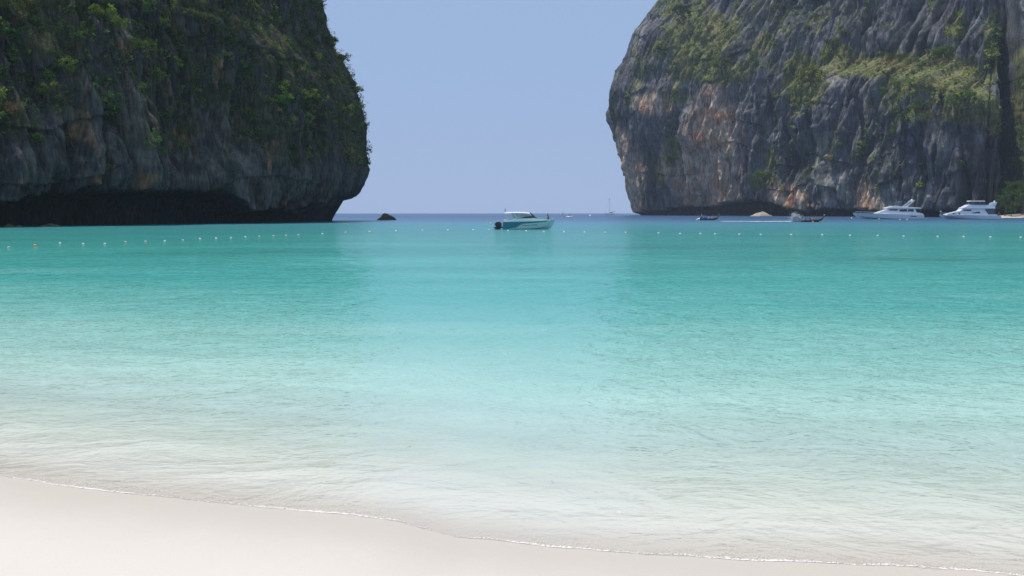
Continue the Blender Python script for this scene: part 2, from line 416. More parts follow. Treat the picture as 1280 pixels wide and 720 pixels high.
def rock_material(name, scale):
    m, ns, L, out = nodes(name)
    p = ns.new('ShaderNodeBsdfPrincipled')
    c = N(ns, 'ShaderNodeAttribute', attribute_name='rock')
    tc = ns.new('ShaderNodeTexCoord')
    mp = ns.new('ShaderNodeMapping'); mp.inputs['Scale'].default_value = (1, 1, 0.24); L.new(tc.outputs['Object'], mp.inputs['Vector'])
    n1 = N(ns, 'ShaderNodeTexNoise', Scale=1.3 / scale, Detail=8.0, Roughness=0.68); L.new(mp.outputs[0], n1.inputs['Vector'])
    v = N(ns, 'ShaderNodeTexVoronoi', Scale=0.7 / scale, feature='DISTANCE_TO_EDGE'); L.new(mp.outputs[0], v.inputs['Vector'])
    r1 = N(ns, 'ShaderNodeMapRange'); L.new(n1.outputs['Fac'], r1.inputs['Value'])
    r1.inputs['From Min'].default_value = 0.3; r1.inputs['From Max'].default_value = 0.72; r1.inputs['To Min'].default_value = 0.28; r1.inputs['To Max'].default_value = 1.75
    mx = N(ns, 'ShaderNodeMix', data_type='RGBA', blend_type='MULTIPLY'); mx.inputs[0].default_value = 1
    L.new(c.outputs['Color'], mx.inputs[6]); L.new(r1.outputs[0], mx.inputs[7])
    L.new(mx.outputs[2], p.inputs['Base Color']); p.inputs['Roughness'].default_value = 0.95; p.inputs['Specular IOR Level'].default_value = 0.15
    b1 = N(ns, 'ShaderNodeBump', Strength=0.9, Distance=0.9 * scale); L.new(n1.outputs['Fac'], b1.inputs['Height'])
    b2 = N(ns, 'ShaderNodeBump', Strength=0.5, Distance=0.5 * scale); L.new(v.outputs['Distance'], b2.inputs['Height']); L.new(b1.outputs[0], b2.inputs['Normal'])
    L.new(b2.outputs[0], p.inputs['Normal']); L.new(p.outputs[0], out.inputs[0]); return m

GREY = np.array([0.155, 0.165, 0.175]); PALE = np.array([0.36, 0.345, 0.32]); DARK = np.array([0.045, 0.05, 0.055])
RUST = np.array([0.46, 0.22, 0.11]); TAN = np.array([0.60, 0.44, 0.32]); TIDE_SHADE = np.array([0.022, 0.025, 0.026]); MOSS = np.array([0.085, 0.08, 0.03])
def mixc(c, k, f): return c * (1 - f[..., None]) + k * f[..., None]

def build_cliff(name, path, side, zr, ds_fn, shape_fn, colour_fn, centre, mat, cap_rise, label):
    B, s = resample(catmull(path), ds_fn)
    tan = np.gradient(B, axis=0); tan = smooth_rows(tan / np.linalg.norm(tan, axis=1)[:, None], 12)
    tan /= np.linalg.norm(tan, axis=1)[:, None]
    nrm = np.stack([tan[:, 1], -tan[:, 0]], -1) * side
    Z, S = np.meshgrid(zr, s, indexing='ij')
    bx, by = B[:, 0][None] + 0 * Z, B[:, 1][None] + 0 * Z
    px, py = project(bx, by, Z)
    px0, _ = project(B[:, 0], B[:, 1], 0 * s)
    off, dz = shape_fn(S, Z, px0[None] + 0 * Z, py, by)
    x = bx + nrm[:, 0][None] * off; y = by + nrm[:, 1][None] * off; z = Z + dz
    qx, qy = project(x, y, z)
    c = colour_fn(S, Z, qx, qy, off)
    # rounded, overgrown top
    K = np.linspace(0, 1, 26)[1:]
    cx, cyy = centre
    rx, ry, rz_, rc = [x], [y], [z], [c]
    for k in K:
        e = 0.96 * k
        n = 3.0 * fbm((x[-1] * (1 - e) + cx * e) / 18, (y[-1] * (1 - e) + cyy * e) / 18, 9.0)
        rx.append((x[-1] * (1 - e) + cx * e)[None]); ry.append((y[-1] * (1 - e) + cyy * e)[None])
        rz_.append((z[-1] + cap_rise * math.sin(k * math.pi / 2) + n * min(1, 4 * k))[None]); rc.append(np.repeat(MOSS[None, None], len(s), 1))
    x, y, z = np.vstack(rx), np.vstack(ry), np.vstack(rz_); c = np.concatenate(rc, 0)
    q = grid_quads(*x.shape)
    if side < 0: q = q[:, ::-1]
    me = np_mesh(name, np.stack([x, y, z], -1).reshape(-1, 3), q, smooth=True)
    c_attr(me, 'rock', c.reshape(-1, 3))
    o = tag(link(name, me, mat), label, 'cliff', kind='structure')
    bv = BVHTree.FromPolygons([tuple(v) for v in np.stack([x, y, z], -1).reshape(-1, 3)[:: 1]], [tuple(int(i) for i in k) for k in q])
    return o, bv, np.stack([x, y, z], -1)[:len(zr)], (S, Z)

def karst(S, Z, k, seed):
    """fluted limestone: buttresses, ribs, pockets and ledges; k scales the feature size in metres"""
    wS = S + 2.2 * k * perlin(S / (14 * k), Z / (40 * k), seed); wZ = Z + 2.0 * k * perlin(S / (11 * k), Z / (30 * k), seed + 1)
    o = 6.5 * k * fbm(wS / (34 * k), wZ / (70 * k), seed + 2, 3)
    o = o + 3.2 * k * (ridged(wS / (9.0 * k), wZ / (42 * k), seed + 3, 2) - 0.5)
    o = o + 1.7 * k * (ridged(wS / (3.0 * k), wZ / (34 * k), seed + 4, 2) - 0.5)
    o = o + 1.5 * k * fbm(wS / (5.0 * k), wZ / (15.0 * k), seed + 5, 3)
    o = o + 0.6 * k * fbm(wS / (1.5 * k), wZ / (4.5 * k), seed + 6, 3, 0.6)
    for cw, ch_, dp, sd in ((8.5, 70, 3.0, 10), (4.5, 44, 1.8, 11)):                  # open joints
        o = o - dp * k * np.exp(-(perlin(wS / (cw * k), wZ / (ch_ * k), seed + sd) / 0.055) ** 2)
    saw = ((wZ + 5 * k * fbm(S / (24 * k), 0.2, seed + 7, 2)) / (11.0 * k)) % 1.0          # blocky bedding with small ledges
    o = o + 1.5 * k * (0.5 - saw) * sstep(-0.2, 0.5, perlin(S / (26 * k), Z / (30 * k), seed + 8))
    return o

# --- left headland
SIL_L = np.array([(0, 397), (35, 407), (62, 419), (90, 434), (120, 446), (150, 453), (180, 456), (208, 460), (222, 459), (240, 451), (250, 442), (262, 434), (272, 427), (282, 424)], float)
LIP_X = np.array([-400, 0, 50, 60, 120, 180, 245, 290, 306, 318, 340, 360, 376, 384, 400, 425, 442, 460]); LIP_Y = np.array([246, 250, 250, 240, 238, 236, 236, 238, 250, 262, 263, 260, 266, 258, 256, 253, 248, 240])
YC_L = 286.0
def shape_left(S, Z, px, py, Yd):
    # the outline against the sky sets how the headland leans at its seaward corner
    zz = np.linspace(-3, 140, 200); X0 = (427 - 640) / F0 * YC_L
    fy = project(0 * zz, YC_L + 0 * zz, zz)[1]
    lean_tab = (np.interp(fy, SIL_L[:, 0], SIL_L[:, 1]) - 640) / F0 * YC_L - X0
    over = np.maximum(zz - zz[np.argmin(np.abs(fy))], 0); lean_tab = lean_tab - over * 0.35
    wcor = sstep(300, 425, px)
    lean = np.interp(Z, zz, lean_tab) * wcor + (3.5 - 0.20 * Z - 0.0012 * Z ** 2 + 6 * sstep(0, 12, Z)) * (1 - wcor)
    k = karst(S, Z, 0.95, 20.0) * (0.62 + 0.38 * (1 - wcor))
    lipy = np.interp(px + 34, LIP_X, LIP_Y)
    lipz = CAM_H + (HORIZON - lipy) / F0 * Yd * 1.0
    lipz = np.maximum(lipz, 1.2) + 1.3 * fbm(S / 5.0, 0.3, 4.0, 4) - 1.3 * np.maximum(ridged(S / 1.6, 0.7, 6.0, 2) - 0.7, 0)
    inside = 1 - sstep(lipz - 1.1, lipz + 0.25, Z)
    notch = -9.5 * inside * (1 - 0.75 * wcor)
    return lean + k * (1 - 0.75 * inside) + notch, 0.25 * perlin(S / 2.0, Z / 2.0, 3.0)
ROCK_L = ((168, 130, 22, 55), (75, 165, 38, 26), (268, 165, 22, 40), (122, 190, 30, 30), (310, 215, 36, 36), (385, 235, 45, 26), (60, 215, 60, 18), (225, 210, 60, 24), (150, 30, 20, 30), (30, 190, 26, 22))
def ell(qx, qy, cx, cyy, rx, ry, soft=0.5):
    return sstep(1 + soft, 1 - soft, np.sqrt(((qx - cx) / rx) ** 2 + ((qy - cyy) / ry) ** 2))
def colour_left(S, Z, qx, qy, off):
    n1 = fbm(S / 9, Z / 16, 31.0, 4); st = fbm(S / 1.4, Z / 22, 33.0, 3); n3 = fbm(S / 4, Z / 4, 36.0, 4)
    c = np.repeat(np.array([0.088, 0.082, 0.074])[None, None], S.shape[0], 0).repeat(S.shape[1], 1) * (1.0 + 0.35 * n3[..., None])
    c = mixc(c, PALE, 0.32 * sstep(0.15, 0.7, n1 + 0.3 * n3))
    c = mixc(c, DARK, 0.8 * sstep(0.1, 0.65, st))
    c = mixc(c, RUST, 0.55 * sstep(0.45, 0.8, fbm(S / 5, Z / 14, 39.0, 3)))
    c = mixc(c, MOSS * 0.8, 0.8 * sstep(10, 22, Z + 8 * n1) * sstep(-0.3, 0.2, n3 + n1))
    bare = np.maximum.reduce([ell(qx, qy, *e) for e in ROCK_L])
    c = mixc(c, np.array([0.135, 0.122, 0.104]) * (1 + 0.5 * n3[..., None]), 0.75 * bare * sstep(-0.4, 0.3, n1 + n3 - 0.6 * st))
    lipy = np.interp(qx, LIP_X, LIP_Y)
    c = mixc(c, TIDE_SHADE, 0.9 * sstep(-2, 5, qy - lipy + 3 * n3) + 0)  # near-black below the lip: tidal algae, with the undercut's shade painted in
    return np.clip(c, 0.01, 0.6)
zr = np.concatenate([np.arange(-3, 18, 0.19), graded(18, 92, 0.24, 1.006, 0.5)])
pathL = [(-190, 60), (-150, 105), (-112, 150), (-93, 176), (-80, 200), (-70, 224), (-60, 250), (-53, 272), (-53, 290), (-62, 312), (-90, 340), (-140, 362), (-200, 372)]
M_RL = rock_material('limestone_near', 0.9)
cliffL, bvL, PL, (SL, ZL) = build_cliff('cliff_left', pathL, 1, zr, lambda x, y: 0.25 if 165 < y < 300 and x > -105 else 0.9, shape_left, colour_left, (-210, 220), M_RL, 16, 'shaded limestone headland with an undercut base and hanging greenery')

# --- right headland
SIL_R = np.array([(0, 832), (20, 815), (38, 798), (55, 791), (85, 779), (110, 770), (140, 767), (175, 772), (205, 780), (235, 785), (258, 792), (266, 797), (270, 799)], float)
YC_R = 900.0
NOT_X = np.array([700, 800, 830, 845, 880, 900, 920, 950, 975, 990, 1010, 1016, 1030, 1045, 1100, 1200, 1250, 1400]); NOT_Y = np.array([266, 265, 263, 259, 258, 256, 252, 251, 255, 258, 266, 262, 259, 261, 262, 262, 265, 266])
LEDGE_X = np.array([700, 960, 985, 1020, 1060, 1110, 1170, 1230, 1245, 1260, 1500]); LEDGE_Y = np.array([120, 112, 106, 92, 84, 88, 92, 112, 120, 110, 100])
def shape_right(S, Z, px, py, Yd):
    zz = np.linspace(-3, 300, 300); X0 = (797 - 640) / F0 * YC_R
    fy = project(0 * zz, YC_R + 0 * zz, zz)[1]
    lean_tab = X0 - (np.interp(fy, SIL_R[:, 0], SIL_R[:, 1]) - 640) / F0 * YC_R
    over = np.maximum(zz - zz[np.argmin(np.abs(fy))], 0); lean_tab = lean_tab - over * 0.5
    wcor = 1 - sstep(800, 980, px)
    zn = Z / (Yd / 900.0)
    lean = np.interp(zn, zz, lean_tab) * (0.25 + 0.75 * wcor) - (1 - wcor) * 0.10 * Z
    o = lean + karst(S, Z, 1.7, 50.0) * (0.75 + 0.25 * (1 - wcor))
    # buttress tier below a sloping, overgrown ledge
    led = np.interp(px, LEDGE_X, LEDGE_Y) + 9 * fbm(S / 30, 0.4, 61.0, 3) + 4 * perlin(S / 7, Z / 60, 62)
    tier = sstep(955, 1010, px) * (1 - sstep(1238, 1252, px))
    o = o + tier * (6 - 22 * sstep(16, -20, py - led))
    # tall pillars under the ledge
    pil = ridged(S / 26.0 + 0.15 * perlin(S / 20, Z / 40, 2), Z / 260.0, 71.0, 1)
    o = o + tier * 7.5 * (pil - 0.2) * sstep(-10, 25, py - led)
    # dark gorge at the landward end, and the wall beyond it
    gx = 1256 + 0.03 * py + 5 * perlin(S * 0, Z / 22, 81.0)
    o = o - 46 * np.exp(-((px - gx) / (10.5 + 0.02 * py)) ** 4) - 8 * np.exp(-((px - 1236) / 10) ** 2) * sstep(95, 40, py)
    o = o + 10 * sstep(1264, 1276, px)
    # sea-level notch and the low cave
    nz_ = CAM_H + (HORIZON - np.interp(px, NOT_X, NOT_Y)) / F0 * Yd + 1.6 * fbm(S / 11, 0.3, 84.0, 3)
    ins = 1 - sstep(nz_ - 2.2, nz_ + 0.6, Z)
    cave = sstep(895, 915, px) * (1 - sstep(1000, 1015, px))
    o = o - ins * (7 + 9 * cave)
    return o, 0.5 * perlin(S / 4, Z / 4, 3.0)
def ell(qx, qy, cx, cyy, rx, ry, soft=0.5):
    return sstep(1 + soft, 1 - soft, np.sqrt(((qx - cx) / rx) ** 2 + ((qy - cyy) / ry) ** 2))
ZONES_R = ((880, 45, 46, 30, 1.0), (862, 78, 30, 24, .9), (905, 92, 34, 14, 1.0), (1002, 100, 26, 34, 1.2), (1045, 70, 22, 16, 1.0), (1095, 82, 62, 14, 1.2), (1170, 95, 60, 26, 1.2), (1205, 132, 40, 24, 1.1),
           (1150, 142, 32, 12, .9), (1115, 135, 22, 30, .6), (826, 60, 16, 16, .8), (840, 190, 11, 30, .7), (822, 215, 9, 22, .7), (955, 225, 18, 12, 1.0), (1040, 185, 8, 16, .6), (1198, 30, 14, 24, .7),
           (860, 8, 34, 22, .8), (1240, 60, 10, 50, .7), (800, 90, 14, 30, .4), (935, 60, 40, 50, .45), (1060, 190, 90, 50, .25), (1240, 150, 14, 20, .8), (965, 200, 10, 16, .6), (1275, 150, 8, 90, .9), (1272, 225, 12, 40, 1.2), (1010, 20, 120, 30, .35), (845, 120, 20, 10, .5))
def colour_right(S, Z, qx, qy, off):
    n1 = fbm(S / 24, Z / 40, 91.0, 4); st = fbm(S / 4.5, Z / 70, 93.0, 3); n3 = fbm(S / 9, Z / 9, 96.0, 4)
    c = np.repeat(np.array([0.145, 0.145, 0.15])[None, None], S.shape[0], 0).repeat(S.shape[1], 1) * (0.95 + 0.4 * n3[..., None])
    c = mixc(c, PALE, 0.6 * sstep(0.15, 0.75, n1 + 0.5 * n3))
    c = mixc(c, DARK * 0.8, 0.85 * sstep(0.0, 0.5, st + 0.3 * n3))
    rust = np.zeros_like(S)
    for e in ((893, 182, 30, 66), (868, 212, 26, 50), (905, 245, 20, 20), (790, 232, 14, 45), (776, 190, 8, 30), (818, 130, 26, 12), (985, 246, 24, 14), (1000, 262, 16, 8), (832, 205, 9, 20), (1085, 250, 14, 22)):
        rust = np.maximum(rust, ell(qx, qy, *e))
    rust = rust * sstep(-0.9, 0.0, fbm(S / 6, Z / 26, 99.0, 3) + 0.2)
    c = mixc(c, TAN * (1.0 + 0.35 * n3[..., None]), 0.9 * rust)
    c = mixc(c, RUST, 0.8 * rust * sstep(-0.1, 0.5, fbm(S / 9, Z / 18, 105.0, 3)))
    c = mixc(c, PALE * 1.1, 0.6 * np.maximum(ell(qx, qy, 1040, 215, 26, 50), np.maximum(ell(qx, qy, 1155, 235, 18, 20), ell(qx, qy, 1110, 250, 30, 14))) * sstep(-0.2, 0.4, n3 + n1))
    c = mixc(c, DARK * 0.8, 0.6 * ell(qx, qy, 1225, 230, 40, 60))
    cov = 0 * S
    for a, b, e_, d, w in ZONES_R: cov = np.maximum(cov, w * ell(qx, qy, a, b, e_, d, 0.6))
    turf = sstep(0.25, 0.7, cov + 0.5 * n1 + 0.3 * n3 - 0.05)
    c = mixc(c, np.array([0.15, 0.155, 0.05]) * (1 + 0.5 * n3[..., None]), 0.8 * turf)
    c = mixc(c, np.array([0.26, 0.20, 0.09]), 0.5 * turf * sstep(0.1, 0.5, fbm(S / 12, Z / 10, 119.0, 3)))
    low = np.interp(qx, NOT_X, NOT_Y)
    c = mixc(c, TIDE_SHADE, 0.9 * sstep(-1, 2.5, qy - low))  # algae black plus painted shade inside the notch and cave
    return np.clip(c, 0.01, 0.75)
zr = np.concatenate([np.arange(-3, 22, 0.46), graded(22, 236, 0.55, 1.004, 1.0)])
pathR = [(400, 440), (345, 500), (305, 535), (275, 545), (262, 556), (247, 590), (232, 640), (214, 705), (196, 762), (170, 820), (136, 878), (122, 915), (134, 965), (180, 1010), (260, 1050), (380, 1080)]
M_RR = rock_material('limestone_far', 2.2)
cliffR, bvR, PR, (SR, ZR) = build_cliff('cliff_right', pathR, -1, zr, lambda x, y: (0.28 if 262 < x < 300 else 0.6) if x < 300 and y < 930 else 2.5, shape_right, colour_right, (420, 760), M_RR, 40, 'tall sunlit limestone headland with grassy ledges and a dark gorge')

# ------------------------------------------------------------------ greenery
def leaf_material(name):
    m, ns, L, out = nodes(name)
    c = N(ns, 'ShaderNodeAttribute', attribute_name='leaf')
    d = ns.new('ShaderNodeBsdfDiffuse'); t = ns.new('ShaderNodeBsdfTranslucent')
    L.new(c.outputs['Color'], d.inputs['Color'])
    hv = N(ns, 'ShaderNodeMix', data_type='RGBA', blend_type='MULTIPLY'); hv.inputs[0].default_value = 1; hv.inputs[7].default_value = (1.1, 1.25, 0.5, 1)
    L.new(c.outputs['Color'], hv.inputs[6]); L.new(hv.outputs[2], t.inputs['Color'])
    mx = ns.new('ShaderNodeMixShader'); mx.inputs[0].default_value = 0.28
    L.new(d.outputs[0], mx.inputs[1]); L.new(t.outputs[0], mx.inputs[2]); L.new(mx.outputs[0], out.inputs[0]); return m
M_LEAF = leaf_material('leaves')
M_BARK = paint('bark', (0.13, 0.10, 0.075), 0.9, var=0.35, scale=4)

def leaf_mesh(name, cen, rad, colr, nleaf, lsize, squash=0.75):
    n = len(cen); k = n * nleaf
    d = rng.normal(size=(k, 3)); d /= np.linalg.norm(d, axis=1)[:, None]
    d *= (rng.random((k, 1)) ** 0.45); d[:, 2] *= squash
    r = np.repeat(rad, nleaf)[:, None]
    c = np.repeat(cen, nleaf, 0) + d * r
    nn = d + rng.normal(size=(k, 3)) * 0.7 + np.array([0, 0, 0.35]); nn /= np.linalg.norm(nn, axis=1)[:, None]
    a = np.cross(nn, rng.normal(size=(k, 3))); a /= np.linalg.norm(a, axis=1)[:, None]; b = np.cross(nn, a)
    sz = np.repeat(lsize, nleaf)[:, None] * rng.uniform(0.6, 1.35, (k, 1))
    v = np.stack([c - a * sz * 1.1, c + a * sz * 0.5 - b * sz * 0.62, c + a * sz * 0.9 + b * sz * 0.55], 1).reshape(-1, 3)
    me = np_mesh(name, v, np.arange(3 * k).reshape(-1, 3), smooth=False, tris=True)
    lc = np.repeat(colr, nleaf, 0) * rng.uniform(0.65, 1.4, (k, 1))
    c_attr(me, 'leaf', np.clip(np.repeat(lc, 3, 0), 0.005, 0.5)); return me

GREENS = np.array([[0.035, 0.062, 0.022], [0.05, 0.085, 0.026], [0.075, 0.10, 0.03], [0.10, 0.12, 0.035], [0.095, 0.075, 0.04], [0.15, 0.17, 0.045], [0.16, 0.13, 0.06]])
def scatter(P, S, Z, prob_fn, count, area_px=True):
    """pick surface points where prob_fn allows; weight by how much of the wall each point stands for"""
    q = P.reshape(-1, 3)
    qx, qy = project(q[:, 0], q[:, 1], q[:, 2])
    gz = np.gradient(P, axis=0); gs = np.gradient(P, axis=1)
    nv = np.cross(gs.reshape(-1, 3), gz.reshape(-1, 3)); ar = np.linalg.norm(nv, axis=1); nv /= ar[:, None] + 1e-9
    pr, hue = prob_fn(qx, qy, S.ravel(), Z.ravel(), nv, q)
    w = pr * ar
    idx = rng.choice(len(q), count, p=w / w.sum())
    return idx, q[idx], nv[idx], hue[idx], qx[idx], qy[idx]
def veg_left(qx, qy, S, Z, nv, q):
    n = fbm(S / 11, Z / 15, 131.0, 4); n2 = fbm(S / 3.5, Z / 4, 137.0, 3)
    cover = 0.5 + 0.0 * qx
    cover = cover + 0.75 * sstep(175, 90, qy) + 0.35 * sstep(300, 370, qx) * sstep(215, 160, qy) - 0.9 * sstep(190, 230, qy)
    for e in ROCK_L:
        cover = cover - 0.75 * ell(qx, qy, *e)
    p = sstep(0.0, 0.5, cover + 0.55 * n + 0.35 * n2 - 0.25 + 0.5 * np.clip(nv[:, 2], 0, 1))
    p = p * (Z > 7)
    return p, n + n2
def bushes(q, nv, hue, qx, qy, n_kids, r0, r1):
    k = len(q); R_ = rng.uniform(r0, r1, k) ** 1.0
    d = rng.normal(size=(k, n_kids, 3)); d /= np.linalg.norm(d, axis=2)[..., None]; d *= rng.random((k, n_kids, 1)) ** 0.4
    d[..., 2] *= 0.75
    c = q[:, None] + nv[:, None] * (R_ * 0.55)[:, None, None] + d * R_[:, None, None]
    rep = lambda a: np.repeat(a, n_kids, 0)
    return c.reshape(-1, 3), rep(nv), rep(hue), rep(qx), rep(qy), rep(np.arange(k)), rep(R_)
idx, q, nv, hue, qx, qy = scatter(PL, SL, ZL, veg_left, 9500)
bq = scatter(PL, SL, ZL, veg_left, 900)
b_c, b_n, b_h, b_x, b_y, b_id, b_r = bushes(bq[1], bq[2], bq[3], bq[4], bq[5], 11, 0.9, 2.6)
ci = np.clip((rng.normal(1.2, 1.2, len(q)) + 1.2 * hue), 0, 6).astype(int)
ci = np.where((qx > 330) & (rng.random(len(q)) < .6), 0, ci)
rad = rng.uniform(0.55, 1.6, len(q)) * np.where(rng.random(len(q)) < .15, 1.5, 1)
bi = np.clip(rng.normal(2.3, 1.6, 900) + 1.0 * bq[3], 0, 6).astype(int)[b_id]
me = leaf_mesh('cliff_greenery', np.vstack([q + nv * (rad * 0.55)[:, None], b_c]), np.concatenate([rad, b_r * 0.36]), np.vstack([GREENS[ci] * 1.5, GREENS[bi] * 1.9 * rng.uniform(0.8, 1.2, (len(b_c), 1))]), 22, np.concatenate([rng.uniform(0.16, 0.36, len(q)), rng.uniform(0.14, 0.26, len(b_c))]))
tag(link('cliff_greenery', me, M_LEAF), 'dense dark scrub and creepers clinging to the shaded headland', 'scrub', kind='stuff')

def veg_right(qx, qy, S, Z, nv, q):
    n = fbm(S / 22, Z / 30, 141.0, 4); n2 = fbm(S / 7, Z / 8, 147.0, 3)
    cov = 0 * qx
    for a, b, c, d, w in ZONES_R: cov = np.maximum(cov, w * ell(qx, qy, a, b, c, d, 0.6))
    p = sstep(0.1, 0.65, cov + 0.45 * n + 0.4 * n2 - 0.05 + 0.45 * np.clip(nv[:, 2] - 0.1, 0, 1))
    return p * (Z > 10) * (qy < 240), n + n2
idx, q, nv, hue, qx, qy = scatter(PR, SR, ZR, veg_right, 9000)
bq = scatter(PR, SR, ZR, veg_right, 620)
b_c, b_n, b_h, b_x, b_y, b_id, b_r = bushes(bq[1], bq[2], bq[3], bq[4], bq[5], 14, 2.0, 5.0)
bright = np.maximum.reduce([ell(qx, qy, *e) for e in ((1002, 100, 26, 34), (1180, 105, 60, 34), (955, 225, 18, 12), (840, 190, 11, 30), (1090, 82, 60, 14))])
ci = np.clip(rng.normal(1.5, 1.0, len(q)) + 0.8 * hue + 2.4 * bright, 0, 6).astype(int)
rad = rng.uniform(1.3, 3.4, len(q))
bi = np.clip(rng.normal(2.8, 1.5, 620) + 0.8 * bq[3], 0, 6).astype(int)[b_id]
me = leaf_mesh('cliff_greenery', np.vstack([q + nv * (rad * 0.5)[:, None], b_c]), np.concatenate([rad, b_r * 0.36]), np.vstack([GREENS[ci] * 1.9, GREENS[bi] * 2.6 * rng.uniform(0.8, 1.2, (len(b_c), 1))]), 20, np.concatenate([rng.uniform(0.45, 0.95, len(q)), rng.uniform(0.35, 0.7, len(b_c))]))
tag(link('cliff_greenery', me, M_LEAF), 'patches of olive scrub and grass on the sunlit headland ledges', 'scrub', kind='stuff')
# ------------------------------------------------------------------ shrubs one can tell apart, each rooted on its cliff
def shrub(bv, px, py, r, rgb, label, name='shrub', bare=0.0, group=None, tall=0.8):
    d = ray(px, py).normalized()
    hit, nrm, i, dist = bv.ray_cast(Vector((0, 0, CAM_H)), d)
    if hit is None: return None
    if nrm.dot(d) > 0: nrm = -nrm
    root = empty(name, hit - nrm * 0.25)
    side = Vector((nrm.x, nrm.y, 0)).normalized()
    top = side * r * 0.8 + Vector((0, 0, r * 0.9))
    mb = MB()
    mb.tube([(0, 0, 0), side * r * 0.35 + Vector((0, 0, r * 0.15)), side * r * 0.6 + Vector((0, 0, r * 0.5)), top], [r * .09, r * .075, r * .06, r * .03], 6)
    tips = []
    for k in range(7):
        a = 2 * math.pi * k / 7 + random.random()
        s0 = side * r * 0.5 + Vector((0, 0, r * (0.25 + 0.06 * k)))
        e = s0 + Vector((math.cos(a), math.sin(a), 0.35 + random.random() * 0.5)) * r * (0.55 + 0.35 * random.random())
        mb.tube([s0, s0.lerp(e, .5) + Vector((0, 0, r * .08)), e], [r * .045, r * .03, r * .012], 5); tips.append(e)
    mb.build('trunk', M_BARK, root, smooth=True)
    cen = []; 
    for e in tips + [top]:
        for j in range(5): cen.append(e + Vector((random.gauss(0, .22), random.gauss(0, .22), random.gauss(0.02, .18 * tall))) * r)
    cen = np.array([tuple(c) for c in cen]); n = len(cen)
    colr = np.array(rgb)[None] * rng.uniform(0.7, 1.3, (n, 1))
    me = leaf_mesh('crown', cen, rng.uniform(0.16, 0.34, n) * r, colr, 26, rng.uniform(0.06, 0.11, n) * r, tall)
    link('crown', me, M_LEAF, root)
    tag(root, label, 'shrub', group or 'shrubs on the headlands'); return root
YG = (0.17, 0.22, 0.05); MG = (0.07, 0.12, 0.03); OR = (0.26, 0.16, 0.06); PG = (0.16, 0.16, 0.10)
for px, py, r, c, lab in (
    (132, 40, 3.4, YG, 'large yellow-green shrub high on the shaded headland above a bare grey face'),
    (352, 134, 2.4, (0.14, 0.26, 0.04), 'bright lime-green shrub alone in the dark scrub of the shaded headland'),
    (92, 184, 1.7, OR, 'dry orange-brown bush on the grey lower wall of the shaded headland'),
    (42, 182, 1.6, (0.09, 0.16, 0.03), 'small fresh green bush left of the orange bush on the shaded headland'),
    (135, 218, 1.5, (0.24, 0.18, 0.09), 'straw-coloured tuft just above the undercut of the shaded headland'),
    (20, 20, 2.3, (0.11, 0.13, 0.035), 'olive bush in the top corner of the shaded headland'),
    (12, 55, 2.2, (0.05, 0.12, 0.035), 'deep green fern-like bush below the olive bush on the shaded headland'),
    (82, 92, 2.0, YG, 'yellow-green bush below the large yellow shrub of the shaded headland'),
    (255, 40, 3.0, (0.11, 0.13, 0.06), 'wide grey-green shrub near the upper middle of the shaded headland'),
    (178, 66, 1.9, (0.11, 0.16, 0.05), 'light green bush at the head of the grey rock face'),
    (395, 172, 2.8, PG, 'pale grey-green shrub on the seaward shoulder of the shaded headland'),
    (444, 118, 1.9, (0.10, 0.16, 0.035), 'green bush on the skyline edge of the shaded headland'),
    (410, 58, 2.2, MG, 'dark leafy bush jutting from the skyline of the shaded headland'),
    (456, 208, 1.5, MG, 'small dark bush at the outermost bulge of the shaded headland'),
    (428, 78, 1.8, (0.05, 0.07, 0.03), 'ragged dark bush below the jutting skyline bush'),
    (10, 148, 2.0, (0.20, 0.12, 0.07), 'reddish brown bush at the landward side of the shaded headland'),
    (60, 128, 2.4, (0.12, 0.15, 0.04), 'spreading olive-yellow shrub over the lower grey ribs of the shaded headland')):
    shrub(bvL, px, py, r, c, lab)
for px, py, r, c, lab in (
    (858, 22, 9, (0.05, 0.10, 0.045), 'broad dark green tree patch high near the skyline of the sunlit headland'),
    (903, 92, 9, (0.10, 0.13, 0.04), 'long olive shrub on a ledge of the upper sunlit headland'),
    (955, 226, 6, (0.12, 0.18, 0.04), 'bright green bush above the low sea cave'),
    (1012, 108, 9, (0.19, 0.20, 0.05), 'yellow-green grassy thicket spilling beside the dark pillars'),
    (1186, 72, 6, (0.09, 0.15, 0.04), 'green shrub at the head of the grassy bowl on the sunlit headland'),
    (1210, 135, 7, (0.10, 0.15, 0.04), 'leafy green shrub low in the grassy bowl beside the gorge'),
    (840, 205, 5, (0.09, 0.16, 0.035), 'narrow green shrub in a crack of the seaward sunlit wall'),
    (1152, 140, 5, (0.08, 0.13, 0.035), 'green bush hanging below the long grassy ledge'),
    (1040, 62, 6, (0.10, 0.13, 0.04), 'olive shrub crowning the dark pillars of the sunlit headland'),
    (1120, 172, 4, (0.10, 0.16, 0.04), 'little green bush alone on the bare grey wall above the white yachts')):
    shrub(bvR, px, py, r, c, lab)

# ------------------------------------------------------------------ rocks
def boulder(name, loc, size, seed, mat, label, prof=1.0, spur=None):
    bm = bmesh.new(); bmesh.ops.create_icosphere(bm, subdivisions=5, radius=1)
    v = np.array([tuple(p.co) for p in bm.verts])
    d = 1 + 0.22 * fbm(v[:, 0] * 1.3 + seed, v[:, 1] * 1.3, v[:, 2] * 1.3, 3) + 0.10 * ridged(v[:, 0] * 4 + seed, v[:, 1] * 4, v[:, 2] * 3, 3)
    w = v * d[:, None]
    up = np.clip(w[:, 2], 0, None)
    w[:, :2] *= (1 - 0.55 * prof * np.clip(up, 0, 1))[:, None]
    for p, q in zip(bm.verts, w): p.co = (q[0] * size[0], q[1] * size[1], q[2] * size[2])
    for f in bm.faces: f.smooth = True
    me = bpy.data.meshes.new(name); bm.to_mesh(me); bm.free()
    o = link(name, me, mat); o.location = loc; return tag(o, label, 'rock')
